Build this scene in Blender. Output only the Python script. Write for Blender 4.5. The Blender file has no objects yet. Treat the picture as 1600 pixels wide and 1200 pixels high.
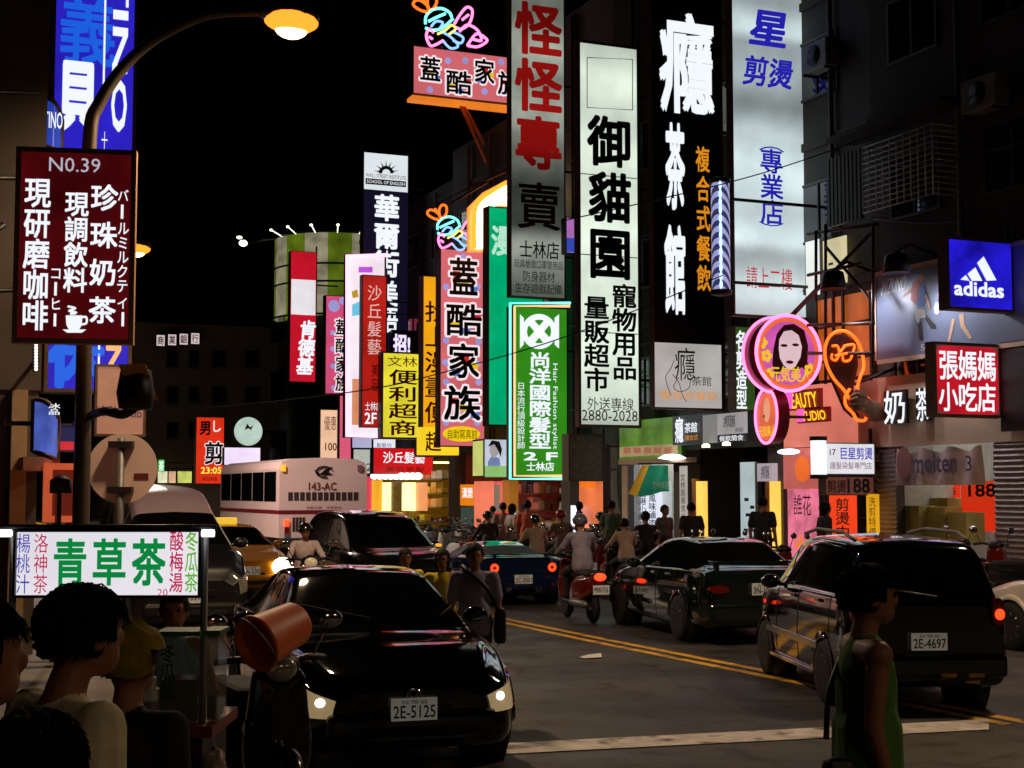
import bpy, bmesh, math, random
import numpy as np
from mathutils import Vector, Matrix
random.seed(7)
PI = math.pi
# ---------------------------------------------------------------- camera, sky, exposure
# world axes: x = across the street (to the right), y = along the street, z = up
F = 2300.0; CH = 2.02; TH = math.atan(970/2300.0); PITCH = math.atan(168/2300.0)
SC = bpy.context.scene
COL = SC.collection
cam = bpy.data.cameras.new('camera'); cam.sensor_width = 36; cam.lens = 36*F/1600
cam.clip_start = 0.05; cam.clip_end = 2000
CAM = bpy.data.objects.new('camera', cam); COL.objects.link(CAM)
CAM.location = (0, 0, CH); CAM.rotation_euler = (PI/2+PITCH, 0, -TH)
SC.camera = CAM
W = bpy.data.worlds.new('World'); SC.world = W; W.use_nodes = True
wn = W.node_tree.nodes; wl = W.node_tree.links
sky = wn.new('ShaderNodeTexSky'); sky.sky_type = 'NISHITA'; sky.sun_disc = False
sky.sun_elevation = math.radians(-4.0); sky.sun_rotation = math.radians(180)
wl.new(sky.outputs['Color'], wn['Background'].inputs['Color'])
wn['Background'].inputs['Strength'].default_value = 0.008
SC.view_settings.view_transform = 'Standard'; SC.view_settings.look = 'None'
SC.view_settings.exposure = 0.0; SC.view_settings.gamma = 1.0
SC.cycles.use_denoising = True
SC.cycles.max_bounces = 5; SC.cycles.diffuse_bounces = 3; SC.cycles.glossy_bounces = 3
SC.cycles.sample_clamp_indirect = 4.0
try: SC.cycles.denoiser = 'OPENIMAGEDENOISE'
except Exception: pass

# ---------------------------------------------------------------- rays and planes
RT = Vector((math.cos(TH), -math.sin(TH), 0)); FH = Vector((math.sin(TH), math.cos(TH), 0))
FW = FH*math.cos(PITCH)+Vector((0, 0, math.sin(PITCH))); UP = RT.cross(FW)
C0 = Vector((0, 0, CH))
def ray(px, py): return FW+RT*((px-800)/F)+UP*(-(py-600)/F)
def at_depth(px, py, Y):
    r = ray(px, py); return C0+r*(Y/r.dot(FH))
def ground(px, py, z=0.0):
    r = ray(px, py); return C0+r*((z-CH)/r.z)
def at_x(px, py, d):
    r = ray(px, py); return C0+r*(d/r.x)
def at_y(px, py, s):
    r = ray(px, py); return C0+r*(s/r.y)
class Pl:
    def __init__(s, o, xa):
        s.o = Vector(o); s.xa = Vector(xa).normalized(); s.za = Vector((0, 0, 1)); s.n = s.xa.cross(s.za)
    def uv(s, px, py):
        r = ray(px, py); t = (s.o-C0).dot(s.n)/r.dot(s.n); P = C0+r*t-s.o
        return P.dot(s.xa), P.dot(s.za)
    def pt(s, u, w, off=0.0): return s.o+s.xa*u+s.za*w+s.n*off
    def rect(s, R):
        xm = (R[0]+R[1])/2; ym = (R[2]+R[3])/2
        return s.uv(R[0], ym)[0], s.uv(R[1], ym)[0], s.uv(xm, R[3])[1], s.uv(xm, R[2])[1]

# ---------------------------------------------------------------- materials
def lin(c):
    out = []
    for v in c[:3]:
        v = v/255.0
        out.append(v/12.92 if v <= 0.04045 else ((v+0.055)/1.055)**2.4)
    return tuple(out)+(1,)
MATS = {}
def mat(name, col, rough=0.6, metal=0.0, emit=None, es=1.0, coat=0.0, var=0.12, scale=(6, 6, 6), bump=0.0, sample=True, spec=0.5, alpha=1.0, evar=0.0, escale=(1, 1, 1), trans=0.0):
    """col / emit are sRGB 0-255; var mottles the base colour, evar the brightness of a lit face (uneven tubes behind acrylic, or uneven glow on shop fronts)"""
    if name in MATS: return MATS[name]
    m = bpy.data.materials.new(name); m.use_nodes = True; MATS[name] = m
    nt = m.node_tree; N = nt.nodes; L = nt.links; b = N['Principled BSDF']
    b.inputs['Roughness'].default_value = rough; b.inputs['Metallic'].default_value = metal
    b.inputs['Coat Weight'].default_value = coat; b.inputs['Coat Roughness'].default_value = 0.05
    b.inputs['Specular IOR Level'].default_value = spec
    b.inputs['Alpha'].default_value = alpha; b.inputs['Transmission Weight'].default_value = trans
    geo = N.new('ShaderNodeTexCoord'); mp = N.new('ShaderNodeMapping'); mp.inputs['Scale'].default_value = scale
    L.new(geo.outputs['Object'], mp.inputs['Vector'])
    nz = N.new('ShaderNodeTexNoise'); nz.inputs['Scale'].default_value = 1.0; nz.inputs['Detail'].default_value = 5
    L.new(mp.outputs['Vector'], nz.inputs['Vector'])
    c = lin(col)
    rp = N.new('ShaderNodeValToRGB'); rp.color_ramp.elements[0].position = 0.3; rp.color_ramp.elements[1].position = 0.7
    rp.color_ramp.elements[0].color = tuple(v*(1-var) for v in c[:3])+(1,)
    rp.color_ramp.elements[1].color = tuple(min(1, v*(1+var)) for v in c[:3])+(1,)
    L.new(nz.outputs['Fac'], rp.inputs['Fac']); L.new(rp.outputs['Color'], b.inputs['Base Color'])
    if bump:
        bp = N.new('ShaderNodeBump'); bp.inputs['Strength'].default_value = bump; bp.inputs['Distance'].default_value = 0.02
        L.new(nz.outputs['Fac'], bp.inputs['Height']); L.new(bp.outputs['Normal'], b.inputs['Normal'])
    if emit is not None:
        b.inputs['Emission Color'].default_value = lin(emit)
        b.inputs['Emission Strength'].default_value = es
        if evar:
            mp2 = N.new('ShaderNodeMapping'); mp2.inputs['Scale'].default_value = escale
            L.new(geo.outputs['Object'], mp2.inputs['Vector'])
            n2 = N.new('ShaderNodeTexNoise'); n2.inputs['Scale'].default_value = 1.0; n2.inputs['Detail'].default_value = 6; n2.inputs['Roughness'].default_value = .55
            L.new(mp2.outputs['Vector'], n2.inputs['Vector'])
            mr = N.new('ShaderNodeMapRange'); mr.inputs['From Min'].default_value = 0.3; mr.inputs['From Max'].default_value = 0.7
            mr.inputs['To Min'].default_value = es*(1-evar); mr.inputs['To Max'].default_value = es*(1+evar)
            L.new(n2.outputs['Fac'], mr.inputs['Value']); L.new(mr.outputs['Result'], b.inputs['Emission Strength'])
        if not sample: m.cycles.emission_sampling = 'NONE'
    return m
def lit(name, col, es=1.0, evar=0.14, escale=(1, 1, 1.2), sample=True):   # a back-lit acrylic face, also used to put glow into shop fronts
    return mat(name, tuple(v*0.6 for v in col), rough=0.35, emit=col, es=es, evar=evar, escale=escale, sample=sample)
def tubes(m, z0, z1, stops, power=1.0):   # rows of tubes behind the acrylic, some of them weak: brightness along the height
    nt = m.node_tree; N = nt.nodes; L = nt.links; b = N['Principled BSDF']; g = N.new('ShaderNodeNewGeometry'); sp = N.new('ShaderNodeSeparateXYZ'); L.new(g.outputs['Position'], sp.inputs[0])
    mr = N.new('ShaderNodeMapRange'); mr.inputs['From Min'].default_value = z0; mr.inputs['From Max'].default_value = z1; L.new(sp.outputs['Z'], mr.inputs['Value'])
    r = N.new('ShaderNodeValToRGB'); r.color_ramp.interpolation = 'EASE'; e = r.color_ramp.elements
    e[0].position, e[0].color = stops[0][0], (stops[0][1],)*3+(1,); e[1].position, e[1].color = stops[-1][0], (stops[-1][1],)*3+(1,)
    for p, v in stops[1:-1]: q = e.new(p); q.color = (v, v, v, 1)
    L.new(mr.outputs['Result'], r.inputs['Fac']); mu = N.new('ShaderNodeMath'); mu.operation = 'MULTIPLY'; L.new(r.outputs['Color'], mu.inputs[0])
    inp = b.inputs['Emission Strength']
    if inp.links: L.new(inp.links[0].from_socket, mu.inputs[1])
    else: mu.inputs[1].default_value = inp.default_value
    L.new(mu.outputs[0], inp)
def ink(name, col): return mat(name, col, rough=0.5, var=0.05)
def glow(name, col, es=1.0): return mat(name, tuple(v*0.5 for v in col), rough=0.4, emit=col, es=es, sample=False)   # lit letters

# ---------------------------------------------------------------- text
GL = {}
def glyphs(s, off=0.0):
    k = (s, off)
    if k not in GL:
        c = bpy.data.curves.new('text', 'FONT'); c.body = s; c.size = 1; c.offset = off; c.resolution_u = 2
        o = bpy.data.objects.new('text', c); COL.objects.link(o)
        dg = bpy.context.evaluated_depsgraph_get()
        me = bpy.data.meshes.new_from_object(o.evaluated_get(dg))
        V = [(v.co.x, v.co.y) for v in me.vertices]; Fc = [tuple(p.vertices) for p in me.polygons]
        bpy.data.objects.remove(o); bpy.data.curves.remove(c); bpy.data.meshes.remove(me)
        GL[k] = (V, Fc)
    return GL[k]

# ---------------------------------------------------------------- mesh builder
class MB:
    def __init__(s): s.v = []; s.f = []; s.m = []; s.sm = []; s.mi = 0
    def add(s, vs, fs, smooth=False):
        b = len(s.v); s.v += [tuple(p) for p in vs]
        for f in fs: s.f.append(tuple(i+b for i in f)); s.m.append(s.mi); s.sm.append(smooth)
        return s
    def box(s, x0, x1, y0, y1, z0, z1, bev=0.0):
        if x0 > x1: x0, x1 = x1, x0
        if y0 > y1: y0, y1 = y1, y0
        if z0 > z1: z0, z1 = z1, z0
        if bev > 0:
            b = min(bev, (x1-x0)*.49, (y1-y0)*.49, (z1-z0)*.49)
            bm = bmesh.new(); bmesh.ops.create_cube(bm, size=1)
            for v in bm.verts:
                v.co = ((x0+x1)/2+v.co.x*(x1-x0), (y0+y1)/2+v.co.y*(y1-y0), (z0+z1)/2+v.co.z*(z1-z0))
            bmesh.ops.bevel(bm, geom=list(bm.edges), offset=b, segments=2, affect='EDGES', profile=0.5)
            bm.verts.index_update()
            s.add([v.co[:] for v in bm.verts], [[v.index for v in f.verts] for f in bm.faces]); bm.free(); return s
        return s.add([(x0, y0, z0), (x1, y0, z0), (x1, y1, z0), (x0, y1, z0), (x0, y0, z1), (x1, y0, z1), (x1, y1, z1), (x0, y1, z1)],
                     [(0, 3, 2, 1), (4, 5, 6, 7), (0, 1, 5, 4), (1, 2, 6, 5), (2, 3, 7, 6), (3, 0, 4, 7)])
    def quad(s, a, b, c, d): return s.add([a, b, c, d], [(0, 1, 2, 3)])
    def slab(s, pl, u0, u1, w0, w1, o0, o1):        # a box on a plane, from offset o0 (behind) to o1 (proud)
        P = [pl.pt(u, w, o) for o in (o0, o1) for (u, w) in ((u0, w0), (u1, w0), (u1, w1), (u0, w1))]
        return s.add(P, [(3, 2, 1, 0), (4, 5, 6, 7), (0, 1, 5, 4), (1, 2, 6, 5), (2, 3, 7, 6), (3, 0, 4, 7)])
    def poly(s, pl, pts, off, th=0.0):              # polygon of (u,w) on a plane, given thickness th
        n = len(pts)
        if th <= 0: return s.add([pl.pt(u, w, off) for u, w in pts], [tuple(range(n))])
        P = [pl.pt(u, w, off) for u, w in pts]+[pl.pt(u, w, off+th) for u, w in pts]
        return s.add(P, [tuple(range(n))[::-1], tuple(range(n, 2*n))]+[(i, (i+1) % n, n+(i+1) % n, n+i) for i in range(n)])
    def disc(s, pl, cu, cw, ru, rw, off, th=0.0, n=32):
        return s.poly(pl, [(cu+ru*math.cos(2*PI*i/n), cw+rw*math.sin(2*PI*i/n)) for i in range(n)], off, th)
    def tube(s, pts, r, n=8, closed=False, rs=None):
        pts = [Vector(p) for p in pts]; m = len(pts); vs = []; up = None
        for i, p in enumerate(pts):
            if closed: t = pts[(i+1) % m]-pts[i-1]
            else: t = pts[min(i+1, m-1)]-pts[max(i-1, 0)]
            if t.length < 1e-9: t = Vector((0, 0, 1))
            t.normalize()
            if up is None:
                up = Vector((0, 0, 1)) if abs(t.z) < .9 else Vector((1, 0, 0))
            a = up-t*up.dot(t)
            if a.length < 1e-6: a = t.orthogonal()
            a.normalize(); up = a; b = t.cross(a); rr = rs[i] if rs else r
            vs += [p+(a*math.cos(2*PI*k/n)+b*math.sin(2*PI*k/n))*rr for k in range(n)]
        fs = []
        for i in range(m if closed else m-1):
            j = (i+1) % m
            for k in range(n): fs.append((i*n+k, i*n+(k+1) % n, j*n+(k+1) % n, j*n+k))
        if not closed: fs += [tuple(range(n))[::-1], tuple(range((m-1)*n, m*n))]
        return s.add(vs, fs, True)
    def lathe(s, prof, c=(0, 0, 0), n=20, axis='z'):  # prof: list of (radius, height)
        vs = []; fs = []
        for r, h in prof:
            for k in range(n):
                a = 2*PI*k/n; x, y = r*math.cos(a), r*math.sin(a)
                p = {'z': (x, y, h), 'x': (h, x, y), 'y': (x, h, y)}[axis]
                vs.append((c[0]+p[0], c[1]+p[1], c[2]+p[2]))
        m = len(prof)
        for i in range(m-1):
            for k in range(n): fs.append((i*n+k, i*n+(k+1) % n, (i+1)*n+(k+1) % n, (i+1)*n+k))
        fs += [tuple(range(n))[::-1], tuple(range((m-1)*n, m*n))]
        return s.add(vs, fs, True)
    def ball(s, c, r, n=16, m=10):
        rx, ry, rz = (r, r, r) if not hasattr(r, '__len__') else r
        vs = []; fs = []
        for i in range(m+1):
            a = PI*i/m
            for k in range(n):
                b = 2*PI*k/n
                vs.append((c[0]+rx*math.sin(a)*math.cos(b), c[1]+ry*math.sin(a)*math.sin(b), c[2]+rz*math.cos(a)))
        for i in range(m):
            for k in range(n): fs.append((i*n+k, (i+1)*n+k, (i+1)*n+(k+1) % n, i*n+(k+1) % n))
        return s.add(vs, fs, True)
    def capsule(s, p, q, r0, r1, n=12):
        p = Vector(p); q = Vector(q); t = q-p; L = t.length
        if L < 1e-6: return s.ball(p, r0)
        t = t/L; a = t.orthogonal().normalized(); b = t.cross(a); vs = []; fs = []; rings = []
        for k in range(4): g = PI/2*(1-k/3.0); rings.append((p-t*(r0*math.sin(g)), r0*math.cos(g)))
        for k in range(4): g = PI/2*k/3.0; rings.append((q+t*(r1*math.sin(g)), r1*math.cos(g)))
        for c, r in rings: vs += [c+(a*math.cos(2*PI*k/n)+b*math.sin(2*PI*k/n))*max(r, 1e-4) for k in range(n)]
        for i in range(len(rings)-1):
            for k in range(n): fs.append((i*n+k, i*n+(k+1) % n, (i+1)*n+(k+1) % n, (i+1)*n+k))
        return s.add(vs, fs, True)
    def text(s, pl, body, R, off=0.006, bold=0.0, way='v', shear=0.0, gap=0.04, turn=0, fit=False):
        """R = (u0,u1,w0,w1) on the plane. CJK strings get one cell per sign; others are fitted whole."""
        u0, u1, w0, w1 = R
        cjk = all(ord(c) > 0x2e00 or c == ' ' for c in body) and not fit
        b = bold*.62; D = [(0, 0)] if b <= .008 else ([(-b*.8, -b*.8), (b*.8, b*.8), (-b*.8, b*.8), (b*.8, -b*.8)]+([(0, b), (0, -b), (b, 0), (-b, 0)] if b > .03 else []))
        def put(V, Fc, fx, fy):          # heavy strokes: the same outline laid down again a little to each side
            for k, (ex, ey) in enumerate(D):
                s.add([pl.pt(*((lambda U, Wd: (U+shear*(Wd-w0), Wd))(fx(x+ex, y+ey), fy(x+ex, y+ey))), off+k*.0004) for x, y in V], Fc)
        if cjk:
            n = len(body)
            for i, ch in enumerate(body):
                if ch == ' ': continue
                V, Fc = glyphs(ch)
                if way == 'v':
                    h = (w1-w0)/n; a0, a1 = u0, u1; b1 = w1-i*h-h*gap/2; b0 = b1-h*(1-gap)
                else:
                    h = (u1-u0)/n; b0, b1 = w0, w1; a0 = u0+i*h+h*gap/2; a1 = a0+h*(1-gap)
                put(V, Fc, lambda x, y: a0+(x-.03)/.94*(a1-a0), lambda x, y: b0+(y+.09)/.94*(b1-b0))
        else:
            V, Fc = glyphs(body); xs = [p[0] for p in V]; ys = [p[1] for p in V]
            x0, x1, y0, y1 = min(xs), max(xs), min(ys), max(ys)
            if turn == 0: put(V, Fc, lambda x, y: u0+(x-x0)/(x1-x0)*(u1-u0), lambda x, y: w0+(y-y0)/(y1-y0)*(w1-w0))
            else: put(V, Fc, lambda x, y: u0+(y-y0)/(y1-y0)*(u1-u0), lambda x, y: w1-(x-x0)/(x1-x0)*(w1-w0))
        return s
    def mesh(s, name, mats, org=(0, 0, 0)):
        me = bpy.data.meshes.new(name)
        me.from_pydata([(p[0]-org[0], p[1]-org[1], p[2]-org[2]) for p in s.v], [], s.f)
        if not isinstance(mats, (list, tuple)): mats = [mats]
        for m in mats: me.materials.append(m)
        if len(mats) > 1: me.polygons.foreach_set('material_index', s.m)
        me.polygons.foreach_set('use_smooth', s.sm); me.update()
        return me

def obj(name, mb, mats, parent=None, org=(0, 0, 0)):
    o = bpy.data.objects.new(name, mb.mesh(name, mats, org)); COL.objects.link(o)
    if parent is not None: o.parent = parent
    else: o.location = org
    return o
def tag(o, label, cat, group=None):
    o['label'] = label; o['category'] = cat
    if group: o['group'] = group
    return o
class T:
    """one thing: an Empty at its base, parts given in world coordinates (or local ones with local=True)"""
    def __init__(s, name, label, cat, loc=(0, 0, 0), rot=0.0, group=None):
        s.e = bpy.data.objects.new(name, None); COL.objects.link(s.e); s.e.empty_display_size = .2
        s.e.location = loc; s.e.rotation_euler = (0, 0, rot); s.loc = Vector(loc); tag(s.e, label, cat, group)
    def part(s, name, mb, mats, parent=None, label=None, local=False):
        o = obj(name, mb, mats, parent or s.e, (0, 0, 0) if local else s.loc)
        if label: o['label'] = label
        return o
def struct(name, mb, m):
    o = obj(name, mb, m); o['kind'] = 'structure'; return o
def dup(root, loc, rot=None, label=None):
    r = root.copy(); COL.objects.link(r); r.location = loc
    if rot is not None: r.rotation_euler = (0, 0, rot)
    if label: r['label'] = label
    for ch in list(root.children):
        c = ch.copy(); COL.objects.link(c); c.parent = r
        for g in list(ch.children):
            d = g.copy(); COL.objects.link(d); d.parent = c
    return r
def loop(pl, pts, off=0.0, n=1):       # polyline on a plane, smoothed
    P = [pl.pt(u, w, off) for u, w in pts]
    return P
def smooth(pts, n=6, closed=False):
    pts = [Vector(p) for p in pts]; m = len(pts); out = []
    for i in range(m if closed else m-1):
        if closed: a, b, c, d = pts[i-1], pts[i], pts[(i+1) % m], pts[(i+2) % m]
        else: a, b, c, d = pts[max(i-1, 0)], pts[i], pts[i+1], pts[min(i+2, m-1)]
        for k in range(n):
            t = k/n
            out.append(0.5*((2*b)+(c-a)*t+(2*a-5*b+4*c-d)*t*t+(3*b-a-3*c+d)*t**3))
    if not closed: out.append(pts[-1])
    return out

# ---------------------------------------------------------------- common materials
M_black = mat('black_metal', (26, 24, 24), rough=.45, metal=.3)
M_dark = mat('dark_steel', (52, 46, 42), rough=.5, metal=.4, scale=(9, 9, 3))
M_rust = mat('brown_frame', (92, 66, 52), rough=.6, var=.3, scale=(4, 4, 9))
M_grey = mat('grey_metal', (120, 118, 116), rough=.5, metal=.5, var=.2)
M_white = mat('white_paint', (225, 222, 215), rough=.5)
M_chrome = mat('chrome', (210, 210, 210), rough=.12, metal=1.0, var=.02)
M_rubber = mat('rubber', (22, 22, 22), rough=.8)
K = ink('black_ink', (14, 13, 14)); KR = ink('red_ink', (170, 24, 26)); KB = ink('blue_ink', (30, 28, 150))
G_white = glow('white_letters', (238, 244, 250), 1.05)
G_shop = mat('shop_tube', (240, 240, 245), emit=(244, 240, 226), es=16.0)
G_tube = mat('fluorescent_tube', (240, 240, 245), emit=(240, 244, 255), es=4.0)
# ================================================================ ground
M_road = mat('asphalt', (60, 57, 56), rough=.6, var=.3, scale=(40, 40, 40), bump=.5)
nt = M_road.node_tree; N = nt.nodes; L = nt.links; bs = N['Principled BSDF']; tc = N['Texture Coordinate']
def _noise(sc, det):
    q = N.new('ShaderNodeTexNoise'); q.inputs['Scale'].default_value = sc; q.inputs['Detail'].default_value = det; L.new(tc.outputs['Object'], q.inputs['Vector']); return q.outputs['Fac']
def _ramp(o, p0, v0, p1, v1):
    q = N.new('ShaderNodeMapRange'); q.inputs['From Min'].default_value = p0; q.inputs['From Max'].default_value = p1; q.inputs['To Min'].default_value = v0; q.inputs['To Max'].default_value = v1; L.new(o, q.inputs['Value']); return q.outputs['Result']
def _mul(a, b):
    q = N.new('ShaderNodeMath'); q.operation = 'MULTIPLY'; L.new(a, q.inputs[0]); L.new(b, q.inputs[1]); return q.outputs[0]
vo = N.new('ShaderNodeTexVoronoi'); vo.feature = 'DISTANCE_TO_EDGE'; vo.inputs['Scale'].default_value = .55; L.new(tc.outputs['Object'], vo.inputs['Vector'])
fac = _mul(_mul(_ramp(_noise(.45, 6), .38, .5, .62, 1.5), _ramp(vo.outputs['Distance'], 0, .35, .02, 1.0)), _ramp(_noise(2.5, 3), .54, 1.0, .66, .4))   # patches, cracks, oil stains
mx = N.new('ShaderNodeVectorMath'); mx.operation = 'SCALE'; L.new(bs.inputs['Base Color'].links[0].from_socket, mx.inputs[0]); L.new(fac, mx.inputs['Scale']); L.new(mx.outputs[0], bs.inputs['Base Color'])
L.new(_ramp(_noise(.8, 4), .35, .42, .65, .75), bs.inputs['Roughness'])
def worn(m):                            # road paint rubbed through in places
    nt = m.node_tree; N = nt.nodes; L = nt.links; bs = N['Principled BSDF']; tc = N['Texture Coordinate']
    q = N.new('ShaderNodeTexNoise'); q.inputs['Scale'].default_value = 4; q.inputs['Detail'].default_value = 10; L.new(tc.outputs['Object'], q.inputs['Vector'])
    r = N.new('ShaderNodeMapRange'); r.inputs['From Min'].default_value = .3; r.inputs['From Max'].default_value = .46; L.new(q.outputs['Fac'], r.inputs['Value'])
    mx = N.new('ShaderNodeMixRGB'); mx.inputs[1].default_value = lin((84, 74, 62)); L.new(bs.inputs['Base Color'].links[0].from_socket, mx.inputs[2]); L.new(r.outputs['Result'], mx.inputs[0]); L.new(mx.outputs[0], bs.inputs['Base Color'])
M_pave = mat('paving', (112, 104, 98), rough=.75, var=.25, scale=(2, 2, 2), bump=.1)
M_yel = mat('yellow_road_paint', (226, 172, 44), rough=.6, var=.25, scale=(5, 5, 5)); worn(M_yel)
M_wht = mat('white_road_paint', (214, 206, 200), rough=.6, var=.25, scale=(5, 5, 5)); worn(M_wht)
struct('road', MB().quad((-150, -60, 0), (150, -60, 0), (150, 420, 0), (-150, 420, 0)), M_road)
mb = MB().box(15.3, 60, 4, 300, -.02, .14, .03); struct('pavement', mb, M_pave)
mb = MB().box(-60, 2.95, 12.5, 300, -.02, .14, .03); struct('pavement', mb, M_pave)
g = ground(1590, 1131); ya = ground(770, 968); dx = (ya.x-g.x)/(ya.y-g.y)
mb = MB()
for o in (-.14, .14):
    x0 = g.x+o; x1 = g.x+dx*8+o; x2 = x1
    mb.add([(x0-.07+.1*(-o), g.y, .004), (x0+.07+.1*(-o), g.y, .004), (x1+.07, g.y+8, .004), (x1-.07, g.y+8, .004)], [(0, 1, 2, 3)])
    x2 = 8.75+o
    mb.add([(x1-.07, g.y+8, .004), (x1+.07, g.y+8, .004), (x2+.07, 140, .004), (x2-.07, 140, .004)], [(0, 1, 2, 3)])
struct('road_marking', mb, M_yel)
a, b, c, d = ground(560, 1174), ground(1545, 1125), ground(1545, 1141), ground(560, 1191)
struct('road_marking', MB().add([(p.x, p.y, .008) for p in (a, b, c, d)], [(0, 1, 2, 3)]), M_wht)

p = ground(922, 1028); o = obj('paper_scrap', MB().add([(p.x-.13, p.y-.1, .012), (p.x+.1, p.y-.12, .02), (p.x+.16, p.y+.02, .05), (p.x+.02, p.y+.1, .03), (p.x-.12, p.y+.06, .012)], [(0, 1, 3, 4), (1, 2, 3)]), M_white, None, (p.x, p.y, 0))
tag(o, 'pale paper scrap lying on the road left of the yellow lines', 'litter')
# ================================================================ the row of shop buildings on the right
FD = 18.0
def fp(d): return Pl((d, 0, 0), (0, -1, 0))
def sy(px, d=FD): return at_x(px, 768, d).y
M_wallA = mat('dark_brick', (60, 52, 45), rough=.85, var=.3, scale=(1, 14, 14), bump=.3)
M_wallB = mat('dark_concrete', (46, 44, 43), rough=.85, var=.3, scale=(.8, .8, 2))
M_wallC = mat('brown_tile_wall', (52, 44, 38), rough=.7, var=.3, scale=(2, 9, 9))
M_pane = mat('dark_glass', (16, 18, 20), rough=.08, coat=.5)
M_in_white = mat('white_interior', (205, 205, 200), rough=.7)
M_in_dark = mat('dark_interior', (40, 34, 30), rough=.8)
M_in_pink = mat('pink_wall', (214, 120, 120), rough=.7, var=.15)
M_in_yel = mat('yellow_wall', (222, 190, 70), rough=.6, var=.2)
M_beige = mat('beige_fascia', (205, 172, 142), rough=.7, var=.15, scale=(1, 1, 3))
M_shut = mat('shutter_slats', (150, 134, 128), rough=.5, metal=.3)
M_post = mat('pillar_render', (92, 84, 76), rough=.8, var=.3, scale=(1, 1, 1))

def building(label, pxa, pxb, H, wall, inside, z1=3.3, lamp=0, lampc=None, depth=10, back=4.0, floors=3):
    s0, s1 = sy(pxb), sy(pxa)          # nearer end, farther end
    t = T('shop_building', label, 'building', (FD, (s0+s1)/2, .14))
    mb = MB().box(FD, FD+depth, s0+.004, s1-.004, z1, H)
    for k in range(1, floors+1):
        mb.box(FD-.06, FD-.002, s0+.02, s1-.02, z1+k*3.1-.18, z1+k*3.1)
    t.part('wall', mb, wall)
    for sa in (s0+.004, s1-.304): t.part('pillar', MB().box(FD, FD+.4, sa, sa+.3, .14, z1-.003), M_post)
    mb = MB(); e = .012
    mb.quad((FD+back, s0+.3, .15), (FD+back, s1-.3, .15), (FD+back, s1-.3, z1), (FD+back, s0+.3, z1))
    mb.quad((FD+.4, s0+.31, .15), (FD+back, s0+.31, .15), (FD+back, s0+.31, z1), (FD+.4, s0+.31, z1))
    mb.quad((FD+.4, s1-.31, .15), (FD+back, s1-.31, .15), (FD+back, s1-.31, z1), (FD+.4, s1-.31, z1))
    t.part('shop_interior', mb, inside)
    for k in range(lamp):
        sc = s0+(s1-s0)*(k+.5)/lamp
        q = t.part('ceiling_lamp', MB().box(FD+1.2, FD+2.6, sc-.1, sc+.1, z1-.14, z1-.03), M_white)
        t.part('tube', MB().box(FD+1.25, FD+2.55, sc-.05, sc+.05, z1-.19, z1-.145), lampc or G_shop, q)
    rg = random.Random(int(pxa)); n = max(1, int((s1-s0)/2.6))
    for k in range(2):                    # rain pipes and slack wiring on the wall
        c = s0+(s1-s0)*rg.uniform(.1, .9); mb = MB().tube([(FD-.09, c, z1+.2), (FD-.09, c, H-.2)], .055, 8)
        for j in range(4): mb.box(FD-.16, FD-.02, c-.075, c+.075, z1+1+j*2.4, z1+1.05+j*2.4)
        t.part('rain_pipe', mb, mat('dull_pipe', (84, 78, 72), rough=.6))
    for k in range(3):
        za = z1+rg.uniform(.4, 5.5); t.part('wall_cable', MB().tube(smooth([(FD-.05, s0+.1, za), (FD-.07, s0+(s1-s0)*.35, za-rg.uniform(.05, .3)), (FD-.07, s0+(s1-s0)*.7, za-rg.uniform(.0, .3)), (FD-.05, s1-.1, za+rg.uniform(-.2, .3))], 6), .018, 5), M_black)
    for k in range(1, floors+1):
        for i in range(n):
            c = s0+(s1-s0)*(i+.5)/n; zz = z1+k*3.1-2.2
            if zz+1.4 > H or zz > 12.5: continue
            fr = MB()
            for (a0, a1, b0, b1) in ((c-.75, c-.69, zz, zz+1.3), (c+.69, c+.75, zz, zz+1.3), (c-.69, c+.69, zz, zz+.06), (c-.69, c+.69, zz+1.24, zz+1.3), (c-.02, c+.02, zz+.06, zz+1.24)):
                fr.box(FD-.05, FD-.003, a0, a1, b0, b1)
            q = t.part('window', fr, mat('dull_window_frame', (60, 58, 56), rough=.5))
            t.part('pane', MB().quad((FD-.02, c-.69, zz+.06), (FD-.02, c+.69, zz+.06), (FD-.02, c+.69, zz+1.24), (FD-.02, c-.69, zz+1.24)), M_pane, q)
    return t
def fpart(t, name, R, d, m, th=.04, parent=None):      # a slab on the street front, given by its picture rectangle
    pl = fp(d); r = pl.rect(R); return t.part(name, MB().slab(pl, r[0], r[1], r[2], r[3], -th, 0), m, parent)
def ftext(t, body, R, d, m, way='h', bold=.01, parent=None, name='lettering', **k):
    pl = fp(d); return t.part(name, MB().text(pl, body, pl.rect(R), way=way, bold=bold, **k), m, parent)

B1 = building('dark brick building behind the blue lightbox and red square sign', 1372, 1900, 15, M_wallA, M_in_white, lamp=3)
B2 = building('pink fronted beauty shop building behind the round pink neon sign', 1212, 1372, 15, M_wallC, M_in_dark, lamp=1)
B3 = building('dark fronted tea house building below the tall black sign', 1062, 1212, 16, M_wallB, M_in_dark, lamp=0)
B4 = building('building with a bright white shop behind the green hanging cloth', 962, 1062, 16, M_wallB, M_in_white, lamp=2)
B5 = building('dark narrow building behind the tall white cat shop sign', 884, 962, 16, M_wallC, M_in_dark, lamp=1)
B6 = building('building with pink shop walls behind the green neon edged sign', 706, 884, 14, M_wallC, M_in_pink, lamp=2, lampc=mat('warm_tube', (255, 190, 150), emit=(255, 170, 130), es=6))
B7 = building('building with a bright yellow shop beyond the white bus', 560, 706, 13, M_wallB, M_in_yel, lamp=3, lampc=mat('yellow_tube', (255, 240, 160), emit=(255, 225, 120), es=10))

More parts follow.
